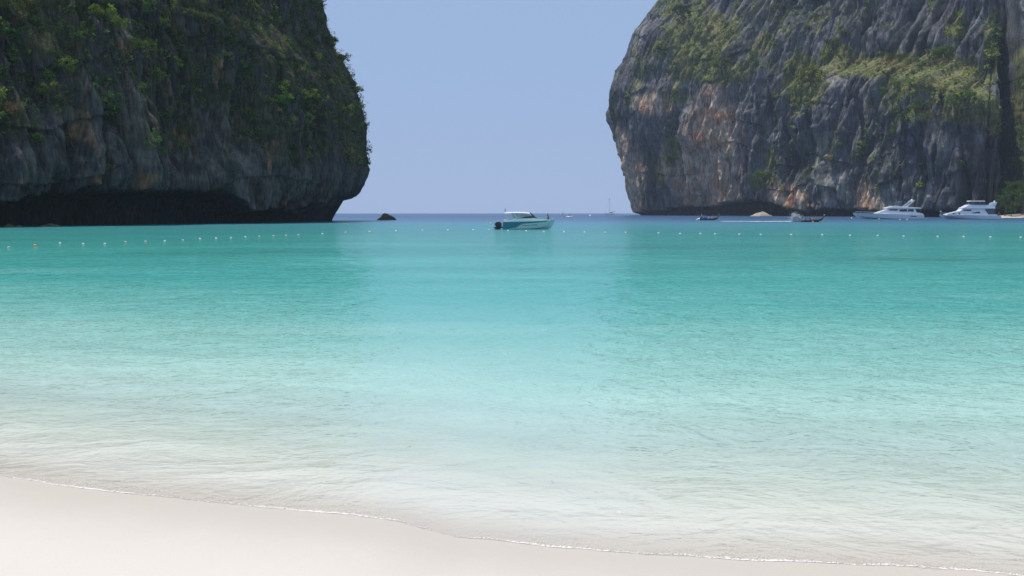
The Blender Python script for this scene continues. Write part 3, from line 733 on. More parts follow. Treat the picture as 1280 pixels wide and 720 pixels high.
M_DROCK = paint('dark_rock', (0.016, 0.018, 0.021), 0.9, var=0.5, scale=0.8, bump=0.3, spec=0.05)
M_PROCK = paint('pale_rock', (0.40, 0.35, 0.28), 0.9, var=0.35, scale=0.5, bump=0.4, spec=0.05)
M_BROCK = paint('brown_rock', (0.20, 0.16, 0.12), 0.9, var=0.4, scale=1.5, bump=0.2, spec=0.05)
p = on_water(483.5, 275.2); s = p.y / F0
boulder('sea_rock', (p.x, p.y, -1.0), (13.5 * s, 9 * s, 10.5 * s), 3.0, M_DROCK, 'black sea rock standing alone off the end of the shaded headland', 0.7)
p = at_dist(952, 690, 0); s = 690 / F0
boulder('pale_rock', (p.x, p.y, 0.1), (12.5 * s, 5 * s, 4.6 * s), 9.0, M_PROCK, 'low pale rock in front of the dark sea cave', 1.0)
for px, py, w_, h_, sd, lab in ((64, 282.6, 9, 3.2, 12.0, 'larger brown boulder at the foot of the shaded undercut'), (11, 283.2, 6, 3.0, 15.0, 'low brown rock under the undercut, landward of the larger boulder'), (24, 283.4, 5, 1.8, 18.0, 'flat brown rock next to the low rock under the undercut'), (53, 283, 4, 1.5, 21.0, 'small brown rock touching the larger boulder at the undercut')):
    p = on_water(px, py); s = p.y / F0
    boulder('waterline_rock', (p.x, p.y, -0.05), (w_ * s, 3 * s, h_ * s), sd, M_BROCK, lab, 0.4)

# ------------------------------------------------------------------ little beach and trees beside the gorge
xs = np.linspace(-1, 1, 80); gx, gy = np.meshgrid(xs, xs)
rr = np.sqrt(gx ** 2 + gy ** 2)
bz = 4.2 * np.clip(1 - rr ** 2, -0.6, 1) ** 1 + 0.3 * fbm(gx * 6, gy * 6, 2.0, 3)
me = np_mesh('cove_beach', np.stack([312 + 68 * gx, 492 + 40 * gy, bz - 0.4], -1).reshape(-1, 3), grid_quads(80, 80))
M_SAND2 = paint('cove_sand', (0.50, 0.44, 0.36), 0.95, var=0.12, scale=0.3, bump=0.05)
tag(link('cove_beach', me, M_SAND2), 'strip of pale sand under the trees beside the gorge', 'beach', kind='structure')
def tree(base, h, rgb, label, spread=0.42):
    root = empty('tree', base); mb = MB(); tips = []
    lean = Vector((random.uniform(-.08, .08), random.uniform(-.08, .08), 0))
    mb.tube([(0, 0, -0.6), lean * h * .3 + Vector((0, 0, h * .3)), lean * h * .7 + Vector((0, 0, h * .62)), lean * h + Vector((0, 0, h * .9))], [h * .03, h * .022, h * .015, h * .006], 7)
    for k in range(11):
        a = k * 2.4; z0 = h * (0.28 + 0.05 * k); s0 = lean * z0 + Vector((0, 0, z0))
        e = s0 + Vector((math.cos(a), math.sin(a), 0.5)) * h * spread * (0.5 + 0.5 * random.random()) * (1.15 - 0.05 * k)
        mb.tube([s0, s0.lerp(e, .5) + Vector((0, 0, h * .03)), e], [h * .011, h * .007, h * .003], 5); tips.append(e)
    mb.build('trunk', M_BARK, root, smooth=True)
    cen = []
    for e in tips + [Vector((0, 0, h * .92))]:
        for j in range(6): cen.append(e + Vector((random.gauss(0, .09), random.gauss(0, .09), random.gauss(0, .06))) * h)
    cen = np.array([tuple(c) for c in cen]); n = len(cen)
    me = leaf_mesh('crown', cen, rng.uniform(.06, .12, n) * h, np.array(rgb)[None] * rng.uniform(.65, 1.35, (n, 1)), 26, rng.uniform(.02, .04, n) * h)
    link('crown', me, M_LEAF, root); return tag(root, label, 'tree', 'trees on the cove beach')
for px, Y, h, c, lab in ((1256, 492, 9, (0.06, 0.09, 0.035), 'short round-crowned tree at the edge of the cove beach beside the gorge'),
                         (1268, 500, 17, (0.05, 0.09, 0.03), 'tall dark tree on the cove beach behind the yacht stern'),
                         (1278, 488, 18, (0.06, 0.10, 0.025), 'tallest fresh green tree on the cove beach'),
                         (1286, 478, 15, (0.07, 0.12, 0.03), 'leafy tree at the landward end of the cove beach'),
                         (1264, 482, 6, (0.06, 0.10, 0.04), 'low bushy tree in front of the tall dark cove tree')):
    q = at_dist(px, Y, 0); gz = 4.2 * max(-0.6, 1 - ((q.x - 312) / 68) ** 2 - ((Y - 492) / 40) ** 2) - 0.4
    tree((q.x, Y, max(gz, 0.2)), h, c, lab)

# ------------------------------------------------------------------ paint for boats, people and floats
WHITE = paint('white_gelcoat', (0.78, 0.79, 0.80), 0.25, var=0.05, coat=0.4, bump=0)
CREAM = paint('cream_deck', (0.66, 0.66, 0.62), 0.5, var=0.08, bump=0)
TEAL = paint('teal_gelcoat', (0.02, 0.22, 0.28), 0.25, var=0.08, coat=0.4, bump=0)
AQUA = paint('pale_aqua_gelcoat', (0.60, 0.76, 0.72), 0.3, var=0.06, coat=0.3, bump=0)
PINK = paint('faded_red_stripe', (0.55, 0.28, 0.28), 0.4, bump=0)
GLASS = paint('tinted_glass', (0.015, 0.022, 0.035), 0.08, var=0.1, bump=0)
BLACK = paint('black_plastic', (0.02, 0.021, 0.025), 0.45, bump=0)
INK = paint('dark_lettering', (0.03, 0.05, 0.09), 0.5, bump=0)
STEEL = paint('stainless_steel', (0.62, 0.63, 0.65), 0.25, metal=0.9, bump=0)
WOOD = paint('dark_wood', (0.10, 0.055, 0.035), 0.6, var=0.3, scale=6)
REDWOOD = paint('red_brown_wood', (0.22, 0.09, 0.07), 0.6, var=0.25, scale=6)
BLUE = paint('blue_tarpaulin', (0.03, 0.09, 0.36), 0.7)
RED = paint('red_cloth', (0.45, 0.05, 0.04), 0.8)
ORANGE = paint('orange_float', (0.75, 0.25, 0.06), 0.5, bump=0)
FLOAT = paint('white_float', (0.80, 0.78, 0.72), 0.45, var=0.08, bump=0)
PALEPINK = paint('faded_pink_float', (0.75, 0.48, 0.40), 0.5, bump=0)
ROPE = paint('rope', (0.45, 0.40, 0.30), 0.9, bump=0)
GREYGLASS = paint('grey_blue_glass', (0.06, 0.09, 0.12), 0.1, bump=0)
CURTAIN = paint('clear_vinyl', (0.42, 0.46, 0.50), 0.15, var=0.1, alpha=0.3, bump=0)
TEALCLOTH = paint('teal_canvas', (0.10, 0.24, 0.27), 0.8)
SKIN = paint('skin', (0.42, 0.26, 0.18), 0.6, bump=0); HAIR = paint('black_hair', (0.015, 0.012, 0.01), 0.6, bump=0)

# ------------------------------------------------------------------ people
POSES = {   # joint positions for a 1.72 m figure, facing +x
 'stand': dict(pelvis=(0, 0, .95), chest=(.01, 0, 1.3), neck=(0, 0, 1.47), head=(.02, 0, 1.6), hip=(0, .09, .9), knee=(.03, .1, .5), foot=(0, .1, .06), toe=(.16, .11, .04), sh=(0, .18, 1.4), el=(-.03, .25, 1.14), ha=(.1, .24, .93)),
 'sit': dict(pelvis=(0, 0, .10), chest=(-.02, 0, .46), neck=(.02, 0, .63), head=(.06, 0, .76), hip=(.04, .1, .09), knee=(.42, .13, .14), foot=(.46, .12, -.28), toe=(.6, .12, -.31), sh=(0, .18, .56), el=(.08, .24, .32), ha=(.3, .17, .24)),
 'squat': dict(pelvis=(0, 0, .25), chest=(.12, 0, .58), neck=(.18, 0, .74), head=(.24, 0, .86), hip=(.02, .1, .24), knee=(.36, .17, .42), foot=(.06, .13, .06), toe=(.24, .15, .04), sh=(.14, .18, .67), el=(.30, .24, .48), ha=(.48, .14, .42)),
 'lean': dict(pelvis=(0, 0, .92), chest=(.16, 0, 1.24), neck=(.24, 0, 1.39), head=(.31, 0, 1.5), hip=(0, .09, .88), knee=(.05, .1, .48), foot=(-.02, .1, .06), toe=(.14, .11, .04), sh=(.2, .18, 1.32), el=(.36, .24, 1.12), ha=(.5, .16, 1.2)),
}
def person(loc, rz, pose, top, legs, label, arms_bare=True, scale=1.0, mats_top=None):
    J = POSES[pose]; V = []; E = []; Rr = []; reg = []
    def jv(p, r): V.append(Vector(p)); Rr.append(r); return len(V) - 1
    pe = jv(J['pelvis'], (.15, .11)); ch = jv(J['chest'], (.17, .11)); E.append((pe, ch))
    nk = jv(J['neck'], (.055, .055)); E.append((ch, nk))
    hd = Vector(J['head']); h0 = jv(hd - Vector((0, 0, .03)), (.078, .085)); h1 = jv(hd + Vector((0, 0, .09)), (.07, .08)); E += [(nk, h0), (h0, h1)]
    nose = jv(hd + Vector((.095, 0, -.01)), (.018, .018)); E.append((h0, nose))
    for s in (1, -1):
        m_ = lambda k: (J[k][0], J[k][1] * s, J[k][2])
        a = jv(m_('sh'), (.062, .062)); b_ = jv(m_('el'), (.045, .045)); c = jv(m_('ha'), (.032, .04))
        d_ = Vector(m_('ha')) - Vector(m_('el')); t = jv(Vector(m_('ha')) + d_.normalized() * .11, (.018, .03))
        E += [(ch, a), (a, b_), (b_, c), (c, t)]
        a = jv(m_('hip'), (.095, .095)); b_ = jv(m_('knee'), (.062, .062)); c = jv(m_('foot'), (.045, .045)); t = jv(m_('toe'), (.035, .028))
        E += [(pe, a), (a, b_), (b_, c), (c, t)]
    me = bpy.data.meshes.new('person'); me.from_pydata([tuple(v) for v in V], E, [])
    o = link('person', me)
    sk = o.modifiers.new('skin', 'SKIN'); sk.use_smooth_shade = True
    for d_, r in zip(me.skin_vertices[0].data, Rr): d_.radius = r
    me.skin_vertices[0].data[0].use_root = True
    o.modifiers.new('sub', 'SUBSURF').levels = 1
    dg = bpy.context.evaluated_depsgraph_get()
    nm = bpy.data.meshes.new_from_object(o.evaluated_get(dg)); o.modifiers.clear(); o.data = nm
    nm.materials.clear()
    for mm in (SKIN, top, legs): nm.materials.append(mm)
    sh_z = (Vector(J['neck']).z + Vector(J['chest']).z) / 2; hips = Vector(J['pelvis']); el = Vector(J['el'])
    A = [Vector(J[k]) for k in ('pelvis', 'chest', 'neck', 'head')]
    for f in nm.polygons:
        c = Vector((f.center.x, abs(f.center.y), f.center.z))
        cand = [(((c - A[0].lerp(A[1], t)).length - .10), 1 if t > .15 else 2) for t in (0, .25, .5, .75, 1)]
        cand += [((c - A[2]).length, 0), ((c - A[3]).length - .05, 0)]
        cand += [((c - Vector(J['sh']).lerp(el, t)).length, 1 if t < .6 else 0) for t in (0, .3, .6, 1)]
        cand += [((c - el.lerp(Vector(J['ha']), t)).length, 0) for t in (.3, .7, 1.2)]
        cand += [((c - Vector(J['hip']).lerp(Vector(J['knee']), t)).length - .03, 2) for t in (0, .3, .6, .95)]
        cand += [((c - Vector(J['knee']).lerp(Vector(J['foot']), t)).length, 0) for t in (.2, .6, 1)] + [((c - Vector(J['toe'])).length, 0)]
        f.material_index = min(cand)[1]; f.use_smooth = True
    hb = MB(); hb.ball(hd + Vector((-.015, 0, .075)), (.098, .092, .09), 12, 8); hb.build('hair', HAIR, o, smooth=True)
    for s in (1, -1): MB().ball(hd + Vector((.082, .03 * s, .03)), .011, 6, 4).build('eye', BLACK, o, smooth=True)
    o.location = loc; o.rotation_euler = (0, 0, rz); o.scale = (scale,) * 3
    return tag(o, label, 'person')

# ------------------------------------------------------------------ boats
class Hull:
    """lofted hull: stations (x, half beam, deck z, chine half beam, chine z, keel z)"""
    def __init__(s, st): s.st = np.array(st, float)
    def at(s, x): return [float(np.interp(x, s.st[:, 0], s.st[:, k])) for k in range(1, 6)]
    def side(s, x, v, sg, out=0.0):                 # v: 0 at the deck edge, 1 at the chine
        b, dz, cb, cz, kz = s.at(x)
        y = b + (cb - b) * v - 0.06 * b * math.sin(math.pi * v) * 0
        return (x, sg * (y + out), dz + (cz - dz) * v)
    def mesh(s, n=48):
        xs = np.linspace(s.st[0, 0], s.st[-1, 0], n); rings = []
        for x in xs:
            b, dz, cb, cz, kz = s.at(x)
            rings.append([(x, -b * .97, dz - .02), s.side(x, 0, -1), s.side(x, .5, -1), s.side(x, 1, -1), (x, 0, kz), s.side(x, 1, 1), s.side(x, .5, 1), s.side(x, 0, 1), (x, b * .97, dz - .02)])
        return MB().loft(rings)
    def band(s, x0, x1, v0, v1, sg, out=0.012, n=40):
        xs = np.linspace(x0, x1, n); rings = []
        for x in xs:
            a, b = v0(x), v1(x)
            rings.append([s.side(x, a, sg, out), s.side(x, b, sg, out), s.side(x, b, sg, out - .01), s.side(x, a, sg, out - .01)])
        return MB().loft(rings)
def letters(hull, x0, x1, v, h, sg, name, parent, flip=1):
    mb = MB(); x = x0; k = 0
    rs = random.Random(5)
    while x < x1:
        w = rs.uniform(.10, .17)
        if k in (6, 13): x += .14; k += 1; continue
        zc = hull.side(x, v, sg)
        tall = h * (1.35 if rs.random() < .25 else 1)
        mb.box((x, zc[1] + sg * .016, zc[2]), (w * .28, .012, tall))
        mb.box((x + w * .3, zc[1] + sg * .016, zc[2] + rs.choice((-.35, 0, .38)) * h), (w * .36, .011, h * .26))
        mb.box((x + w * .6, zc[1] + sg * .016, zc[2]), (w * .24, .012, h * .85))
        x += w + .045; k += 1
    return tag(mb.build(name, INK, parent), kind='stuff')
lin = lambda a, b: (lambda x: np.interp(x, a, b))

# --- speedboat at anchor
wp = on_water(0, 286.6); SY = wp.y
x0 = at_dist(628.2, SY).x
sb = empty('speedboat', (x0, SY, 0), R(1.5))
tag(sb, 'teal and pale aqua speedboat with white hardtop and outboards behind the float line', 'speedboat')
H = Hull([(0, 1.25, 1.12, 1.10, .10, -.35), (2, 1.35, 1.15, 1.15, .08, -.42), (4, 1.38, 1.2, 1.12, .10, -.42), (5.5, 1.2, 1.26, .85, .22, -.36), (6.6, .85, 1.32, .45, .48, -.2), (7.4, .42, 1.36, .14, .85, .25), (7.95, .06, 1.40, .02, 1.28, 1.1)])
H.mesh().build('hull', AQUA, sb, smooth=False)
for sg in (-1, 1):
    H.band(0.02, 7.9, lin([0, 7.9], [0.0, 0.02]), lin([0, .9, 1.9, 2.9, 7.9], [.98, .98, .80, .30, .12]), sg, .014).build('teal_stripe', TEAL, sb)
    H.band(1.75, 3.2, lin([1.75, 2.9, 3.2], [.86, .33, .26]), lin([1.75, 2.9, 3.2], [.97, .40, .30]), sg, .018).build('red_pinstripe', PINK, sb)
    H.band(0.0, 7.9, lambda x: -.05, lambda x: .015, sg, .03).build('rub_rail', CREAM, sb)
    letters(H, 3.0, 5.35, .52, .15, sg, 'hull_lettering', sb)
MB().prism([(0.35, 1.10), (0.9, 1.42), (1.9, 1.55), (5.2, 1.62), (6.9, 1.47), (7.3, 1.36), (7.3, 1.2), (0.35, 1.02)], -.78, .78, .08).build('foredeck', AQUA, sb, bevel=.03)
for sg in (-1, 1):                                   # cabin side with its dark windows
    MB().prism([(1.3, 1.5), (2.2, 1.78), (3.2, 1.95), (4.6, 1.98), (5.25, 1.62), (1.3, 1.45)], sg * .70, sg * .78).build('cabin_side', AQUA, sb)
    MB().prism([(2.0, 1.66), (2.7, 1.76), (3.4, 1.95), (4.55, 2.0), (5.15, 1.72), (2.0, 1.63)], sg * .783, sg * .80).build('cabin_window', GLASS, sb)
    MB().prism([(1.7, 1.62), (1.35, 2.42), (3.9, 2.36), (4.55, 1.99), (3.4, 1.95), (2.6, 1.75)], sg * .735, sg * .75).build('side_curtain', CURTAIN, sb)
    MB().tube([(.9, sg * .72, 1.45), (.55, sg * .72, 2.0), (.5, sg * .7, 2.58)], .04).build('roof_strut', WHITE, sb)
    MB().tube([(1.45, sg * .74, 2.58), (1.9, sg * .76, 2.1), (2.15, sg * .77, 1.72)], .055).build('roof_strut', WHITE, sb)
    MB().tube([(5.5, sg * .95, 1.34), (5.5, sg * .95, 1.75), (6.6, sg * .72, 1.78), (7.5, sg * .25, 1.82), (7.7, sg * .1, 1.5)], .022).build('bow_rail', STEEL, sb)
MB().prism([(4.5, 1.98), (4.1, 2.52), (4.2, 2.56), (5.3, 1.64), (5.2, 1.6)], -.72, .72).build('windscreen', GREYGLASS, sb)
rings = []
for x, z, w in ((.3, 2.58, .6), (.45, 2.62, .8), (1.2, 2.66, .9), (2.4, 2.68, .92), (3.5, 2.64, .9), (4.1, 2.54, .82), (4.4, 2.42, .66)):
    rings.append([(x, w * math.cos(a), z - .20 + .18 * math.sin(a)) for a in [math.pi * i / 10 for i in range(11)]] + [(x, -w * .9, z - .26), (x, w * .9, z - .26)])
MB().loft(rings).build('hardtop', WHITE, sb, smooth=False)
MB().tube([(.5, .3, 2.68), (.35, .3, 3.25)], .02).build('antenna', BLACK, sb)
MB().tube([(.3, -.4, 2.68), (.25, -.4, 2.95), (.5, -.1, 2.95), (.5, -.1, 2.7)], .025).build('roof_rack', BLACK, sb)
MB().prism([(.1, 1.1), (.25, 1.5), (.9, 1.5), (1.0, 1.1)], -.9, .9).build('stern_seat', CREAM, sb, bevel=.03)
MB().prism([(2.4, 1.2), (2.5, 2.05), (2.9, 2.05), (3.4, 1.2)], -.5, .5).build('helm_console', CREAM, sb, bevel=.03)
for y in (-.62, 0, .62):
    e = MB().prism([(-.15, .45), (-.16, .95), (-.4, 1.15), (-1.05, 1.08), (-1.25, .8), (-1.05, .45)], y - .27, y + .27, .06).build('outboard_engine', BLACK, sb, bevel=.05)
    MB().prism([(-.2, .5), (-1.0, .5), (-1.2, -.1), (-1.25, -.6), (-.55, -.6), (-.35, -.1)], y - .12, y + .12).build('lower_unit', BLACK, e, bevel=.02)
    MB().box((-.06, y, .75), (.26, .3, .5)).build('transom_bracket', STEEL, e)
MB().prism([(-1.35, .18), (-1.35, .34), (0, .42), (0, .18)], -1.1, 1.1).build('stern_platform', BLACK, sb)
MB().tube([(-1.05, -.9, .92), (-1.45, -.9, .95), (-1.5, .9, .95), (-1.05, .9, .92)], .03).build('ladder_rail', STEEL, sb)
person((x0 + 7.05, SY, 1.40), R(200), 'squat', BLUE, BLACK, 'person in blue top crouching on the bow of the speedboat', scale=1.0)

# --- motor yachts
def yacht_a(root):
    H = Hull([(0, 2.9, 1.75, 2.6, .0, -.6), (8, 3.1, 1.95, 2.75, .0, -.8), (16, 3.0, 2.2, 2.3, .12, -.8), (22, 2.3, 2.42, 1.3, .5, -.6), (27, 1.0, 2.62, .35, 1.3, .4), (29.4, .12, 2.74, .04, 2.4, 2.1)])
    H.mesh().build('hull', WHITE, root)
    for sg in (-1, 1):
        H.band(.05, 29.2, lambda x: -.06, lambda x: .04, sg, .05).build('rub_rail', WHITE, root)
        H.band(3.2, 6.0, lambda x: .22, lambda x: .42, sg, .02).build('hull_window', GREYGLASS, root)
        H.band(.1, 28, lambda x: .90, lambda x: .99, sg, .015).build('boot_stripe', INK, root)
    MB().prism([(-1.6, .35), (-1.6, .5), (.2, .55), (.2, .35)], -2.4, 2.4).build('swim_platform', WHITE, root)
    MB().prism([(.3, 1.7), (.4, 2.35), (1.6, 2.75), (2.6, 2.9), (5, 2.9), (5, 1.7)], -2.75, 2.75).build('aft_bulwark', WHITE, root, bevel=.06)
    MB().prism([(2.8, 1.9), (3.0, 3.0), (3.6, 4.5), (14.8, 4.5), (16.5, 3.9), (18.5, 3.2), (20.2, 2.5), (20.2, 2.2)], -2.35, 2.35, .35).build('saloon', WHITE, root, bevel=.06)
    for sg in (-1, 1):
        for x_a, x_b in ((4.3, 6.6), (7.2, 10.2)):
            MB().prism([(x_a, 3.35), (x_a + .15, 4.25), (x_b, 4.25), (x_b + .3, 3.35)], sg * 2.20, sg * 2.33).build('saloon_window', GLASS, root)
        MB().prism([(11.3, 3.75), (11.2, 4.3), (14.2, 4.3), (15.2, 3.85)], sg * 2.14, sg * 2.28).build('wheelhouse_window', GLASS, root)
        pr = [(20 + .0, sg * 1.9, 2.42), (20, sg * 1.9, 3.0), (24, sg * 1.6, 3.15), (27.5, sg * .6, 3.25), (28.6, sg * .1, 3.2)]
        MB().tube(pr, .035).build('bow_rail', STEEL, root)
    MB().prism([(1.2, 4.55), (1.2, 4.95), (5.5, 5.25), (9.2, 5.3), (11.0, 5.75), (12.8, 5.7), (15.6, 4.95), (15.7, 4.6)], -2.5, 2.5, .2).build('flybridge', WHITE, root, bevel=.08)
    MB().prism([(6.3, 7.5), (6.5, 7.62), (9.8, 7.62), (10.1, 7.48)], -1.6, 1.6).build('bimini', TEALCLOTH, root)
    for x in (6.7, 9.6):
        for sg in (-1, 1): MB().tube([(x, sg * 1.5, 5.2), (x, sg * 1.5, 7.5)], .04).build('bimini_pole', STEEL, root)
    for sg in (-1, 1):
        MB().prism([(7.0, 5.2), (4.6, 7.3), (3.8, 8.0), (3.9, 8.2), (4.9, 7.9), (5.6, 7.0), (8.3, 5.2)], sg * 1.7, sg * 1.95).build('radar_arch', WHITE, root, bevel=.03)
    MB().prism([(3.9, 7.9), (3.9, 8.15), (5.0, 7.9), (5.0, 7.65)], -1.7, 1.7).build('arch_beam', WHITE, root)
    MB().ball((4.4, 0, 8.3), (.45, .45, .35)).build('radar_dome', WHITE, root, smooth=True)
def yacht_b(root):
    H = Hull([(0, 2.6, 1.5, 2.35, .0, -.6), (7, 2.8, 1.62, 2.5, .0, -.8), (14, 2.7, 1.75, 2.1, .12, -.8), (19, 2.1, 1.85, 1.2, .5, -.5), (23, .95, 1.95, .35, 1.0, .3), (25.2, .1, 2.02, .04, 1.75, 1.5)])
    H.mesh().build('hull', WHITE, root)
    for sg in (-1, 1):
        H.band(.05, 25, lambda x: -.04, lambda x: .05, sg, .05).build('rub_rail', CREAM, root)
        H.band(.1, 23, lambda x: .88, lambda x: .98, sg, .015).build('boot_stripe', INK, root)
    MB().prism([(-1.5, .3), (-1.5, .48), (.2, .52), (.2, .3)], -2.2, 2.2).build('swim_platform', CREAM, root)
    MB().prism([(1.2, 1.4), (1.6, 2.1), (3.4, 2.2), (5.6, 4.55), (16.2, 4.55), (17.2, 3.6), (19.5, 3.05), (22.4, 2.3), (23.2, 1.9), (23.2, 1.6)], -2.1, 2.1, .3).build('saloon', WHITE, root, bevel=.06)
    for sg in (-1, 1):
        MB().prism([(12.6, 3.55), (12.5, 4.2), (15.6, 4.2), (16.1, 3.75)], sg * 1.85, sg * 1.98).build('wheelhouse_window', GLASS, root)
        MB().prism([(8.6, 2.6), (9.2, 3.3), (10.0, 3.15), (12.2, 2.85), (12.2, 2.6)], sg * 1.93, sg * 2.08).build('saloon_window', GLASS, root)
        for x in (17.6, 20.0): MB().tube([(x, sg * 1.80, 2.5), (x, sg * 2.10, 2.5)], .33, 12).build('porthole', GLASS, root)
        MB().prism([(2.6, 2.2), (2.7, 4.4), (6.9, 4.4), (5.2, 2.1)], sg * 1.98, sg * 2.10).build('aft_window', GREYGLASS, root)
        MB().tube([(17.5, sg * 1.9, 1.75), (17.5, sg * 1.9, 2.5), (21, sg * 1.3, 2.7), (24.4, sg * .35, 2.8), (24.9, sg * .06, 2.3)], .035).build('bow_rail', STEEL, root)
    MB().prism([(2.4, 4.6), (2.4, 5.05), (4.5, 5.4), (4.7, 6.0), (13.6, 6.2), (15.2, 5.3), (16.4, 4.8), (16.4, 4.6)], -2.25, 2.25, .3).build('flybridge', WHITE, root, bevel=.08)
    MB().prism([(4.9, 6.02), (4.9, 6.6), (12.9, 6.7), (13.3, 6.18)], -1.7, 1.7, .1).build('flybridge_screen', GREYGLASS, root)
    MB().prism([(6.6, 7.55), (6.9, 7.95), (12.6, 7.95), (13.2, 7.6)], -1.9, 1.9, .1).build('hardtop', WHITE, root, bevel=.05)
    for x in (7.2, 12.2):
        for sg in (-1, 1): MB().tube([(x, sg * 1.6, 5.8), (x, sg * 1.6, 7.6)], .05).build('hardtop_pole', STEEL, root)
    for sg in (-1, 1): MB().prism([(2.6, 5.1), (1.5, 7.2), (2.2, 7.3), (3.4, 6.6), (4.6, 6.3), (4.6, 5.2)], sg * 1.6, sg * 1.85).build('radar_arch', WHITE, root, bevel=.03)
    MB().prism([(1.5, 7.0), (1.5, 7.25), (2.3, 7.3), (2.3, 7.05)], -1.6, 1.6).build('arch_beam', WHITE, root)
    MB().ball((1.9, 0, 7.6), (.4, .4, .4)).build('radar_dome', WHITE, root, smooth=True)
    MB().tube([(24.6, 0, 2.0), (24.75, 0, 3.6)], .03).build('jack_staff', STEEL, root)
    MB().prism([(24.4, 3.2), (24.4, 3.75), (25.1, 3.7), (25.1, 3.25)], -.02, .02).build('pennant', WHITE, root)
    f = MB().tube([(.3, 0, 1.5), (-.3, 0, 3.2)], .03).build('flag_staff', STEEL, root)
    MB().prism([(-.2, 2.4), (-.32, 3.15), (-1.0, 2.6), (-.9, 1.9)], -.02, .02).build('flag', RED, f)
YY = on_water(0, 274.1).y
for nm, fn, pxs, pxb, L0, lab in (('motor_yacht', yacht_a, 1156, 1066, 31.0, 'long low white motor yacht with teal sunshade above the flybridge'), ('motor_yacht', yacht_b, 1252, 1174, 26.7, 'taller white motor yacht with hardtop moored by the cove beach')):
    Yd = YY if fn is yacht_a else YY - 6
    a, b = at_dist(pxs, Yd).x, at_dist(pxb, Yd).x
    k = (a - b) / L0
    r = empty(nm, (a - 1.5 * k, Yd, 0), math.pi); r.scale = (k, k, k); fn(r); tag(r, lab, 'yacht', 'white yachts below the sunlit headland')
    if fn is yacht_b:
        person((a - 2.2 * k, Yd + .3, .50 * k), R(30), 'stand', RED, BLACK, 'person in red top standing on the yacht stern platform')

# --- longtail boats
def longtail(px, py, length_px, rz, label, tilt=0.0):
    p = on_water(px, py); k = length_px * p.y / F0 / 8.0
    r = empty('longtail_boat', (p.x, p.y, 0), rz); r.scale = (k, k, k); r.rotation_euler = (0, tilt, rz)
    H = Hull([(-3.6, .62, .55, .45, .12, -.15), (-2, .8, .50, .6, .05, -.22), (0, .86, .52, .62, .05, -.25), (2, .7, .72, .42, .2, -.15), (3.3, .32, 1.15, .14, .6, .3), (4.2, .06, 1.9, .03, 1.6, 1.5)])
    H.mesh(30).build('hull', WOOD, r)
    for sg in (-1, 1): H.band(-3.55, 4.1, lambda x: -.06, lambda x: .16, sg, .02).build('gunwale', REDWOOD, r)
    MB().prism([(4.05, 1.5), (4.3, 2.3), (4.45, 2.3), (4.3, 1.6)], -.06, .06).build('prow', WOOD, r)
    MB().tube([(4.15, 0, 1.95), (4.22, 0, 2.15)], .13, 8).build('prow_garland', WHITE, r, smooth=True)
    for x in (-1.6, 0, 1.3): MB().box((x, 0, .48), (.28, 1.35, .05)).build('thwart', REDWOOD, r)
    e = MB().prism([(-3.7, .6), (-3.7, 1.15), (-3.0, 1.15), (-2.9, .6)], -.25, .25).build('engine', BLACK, r, bevel=.04)
    MB().tube([(-3.6, 0, .95), (-4.6, 0, .5), (-5.4, 0, -.1)], .04).build('propeller_shaft', STEEL, e)
    tag(r, label, 'longtail boat'); return r, p, k
r, p1, k1 = longtail(886, 275.2, 25, 0.12, 'dark longtail boat with blue canopy drifting before the orange-stained cliff')
for x in (-2.4, -.4):
    for sg in (-1, 1): MB().tube([(x, sg * .62, .5), (x, sg * .6, 1.75)], .03).build('canopy_pole', WHITE, r)
MB().prism([(-2.7, 1.68), (-2.6, 1.85), (-1.4, 1.95), (-.3, 1.85), (-.2, 1.68)], -.75, .75).build('canopy', BLUE, r)
MB().prism([(-2.5, .55), (-2.5, 1.1), (-.9, 1.0), (-.9, .55)], -.5, .5).build('cargo_cover', BLUE, r, bevel=.05)
Zr = Matrix.Rotation(.12, 4, 'Z')
def on_boat(p, k, rz, x, y, z): v = Matrix.Rotation(rz, 4, 'Z') @ Vector((x * k, y * k, z * k)); return Vector((p.x, p.y, 0)) + v
person(on_boat(p1, k1, .12, -3.0, 0, .60), R(0), 'stand', WHITE, BLUE, 'person in white standing at the stern of the blue-canopied longtail')
person(on_boat(p1, k1, .12, .1, .1, .56), R(40), 'sit', FLOAT, BLACK, 'person in cream top seated amidships on the blue-canopied longtail')
person(on_boat(p1, k1, .12, 1.3, -.1, .56), R(-40), 'sit', WHITE, BLACK, 'person in white seated forward on the blue-canopied longtail')
r, p2, k2 = longtail(1013, 277.6, 34, 0.1, 'dark longtail boat speeding with passengers and raised bow, trailing a wake')
for x, y, cl, lab in ((-2.6, 0, BLACK, 'person in black steering at the stern of the speeding longtail'), (-1.6, .2, BLUE, 'passenger in blue behind the others on the speeding longtail'), (-.3, -.2, RED, 'passenger in red amidships on the speeding longtail'), (.6, .2, PALEPINK, 'passenger in pink ahead of the red passenger'), (1.4, -.1, ORANGE, 'passenger in orange nearest the bow of the speeding longtail')):
    person(on_boat(p2, k2, .1, x, y, .55), R(10), 'sit' if x > -2 else 'stand', cl, BLACK, lab)
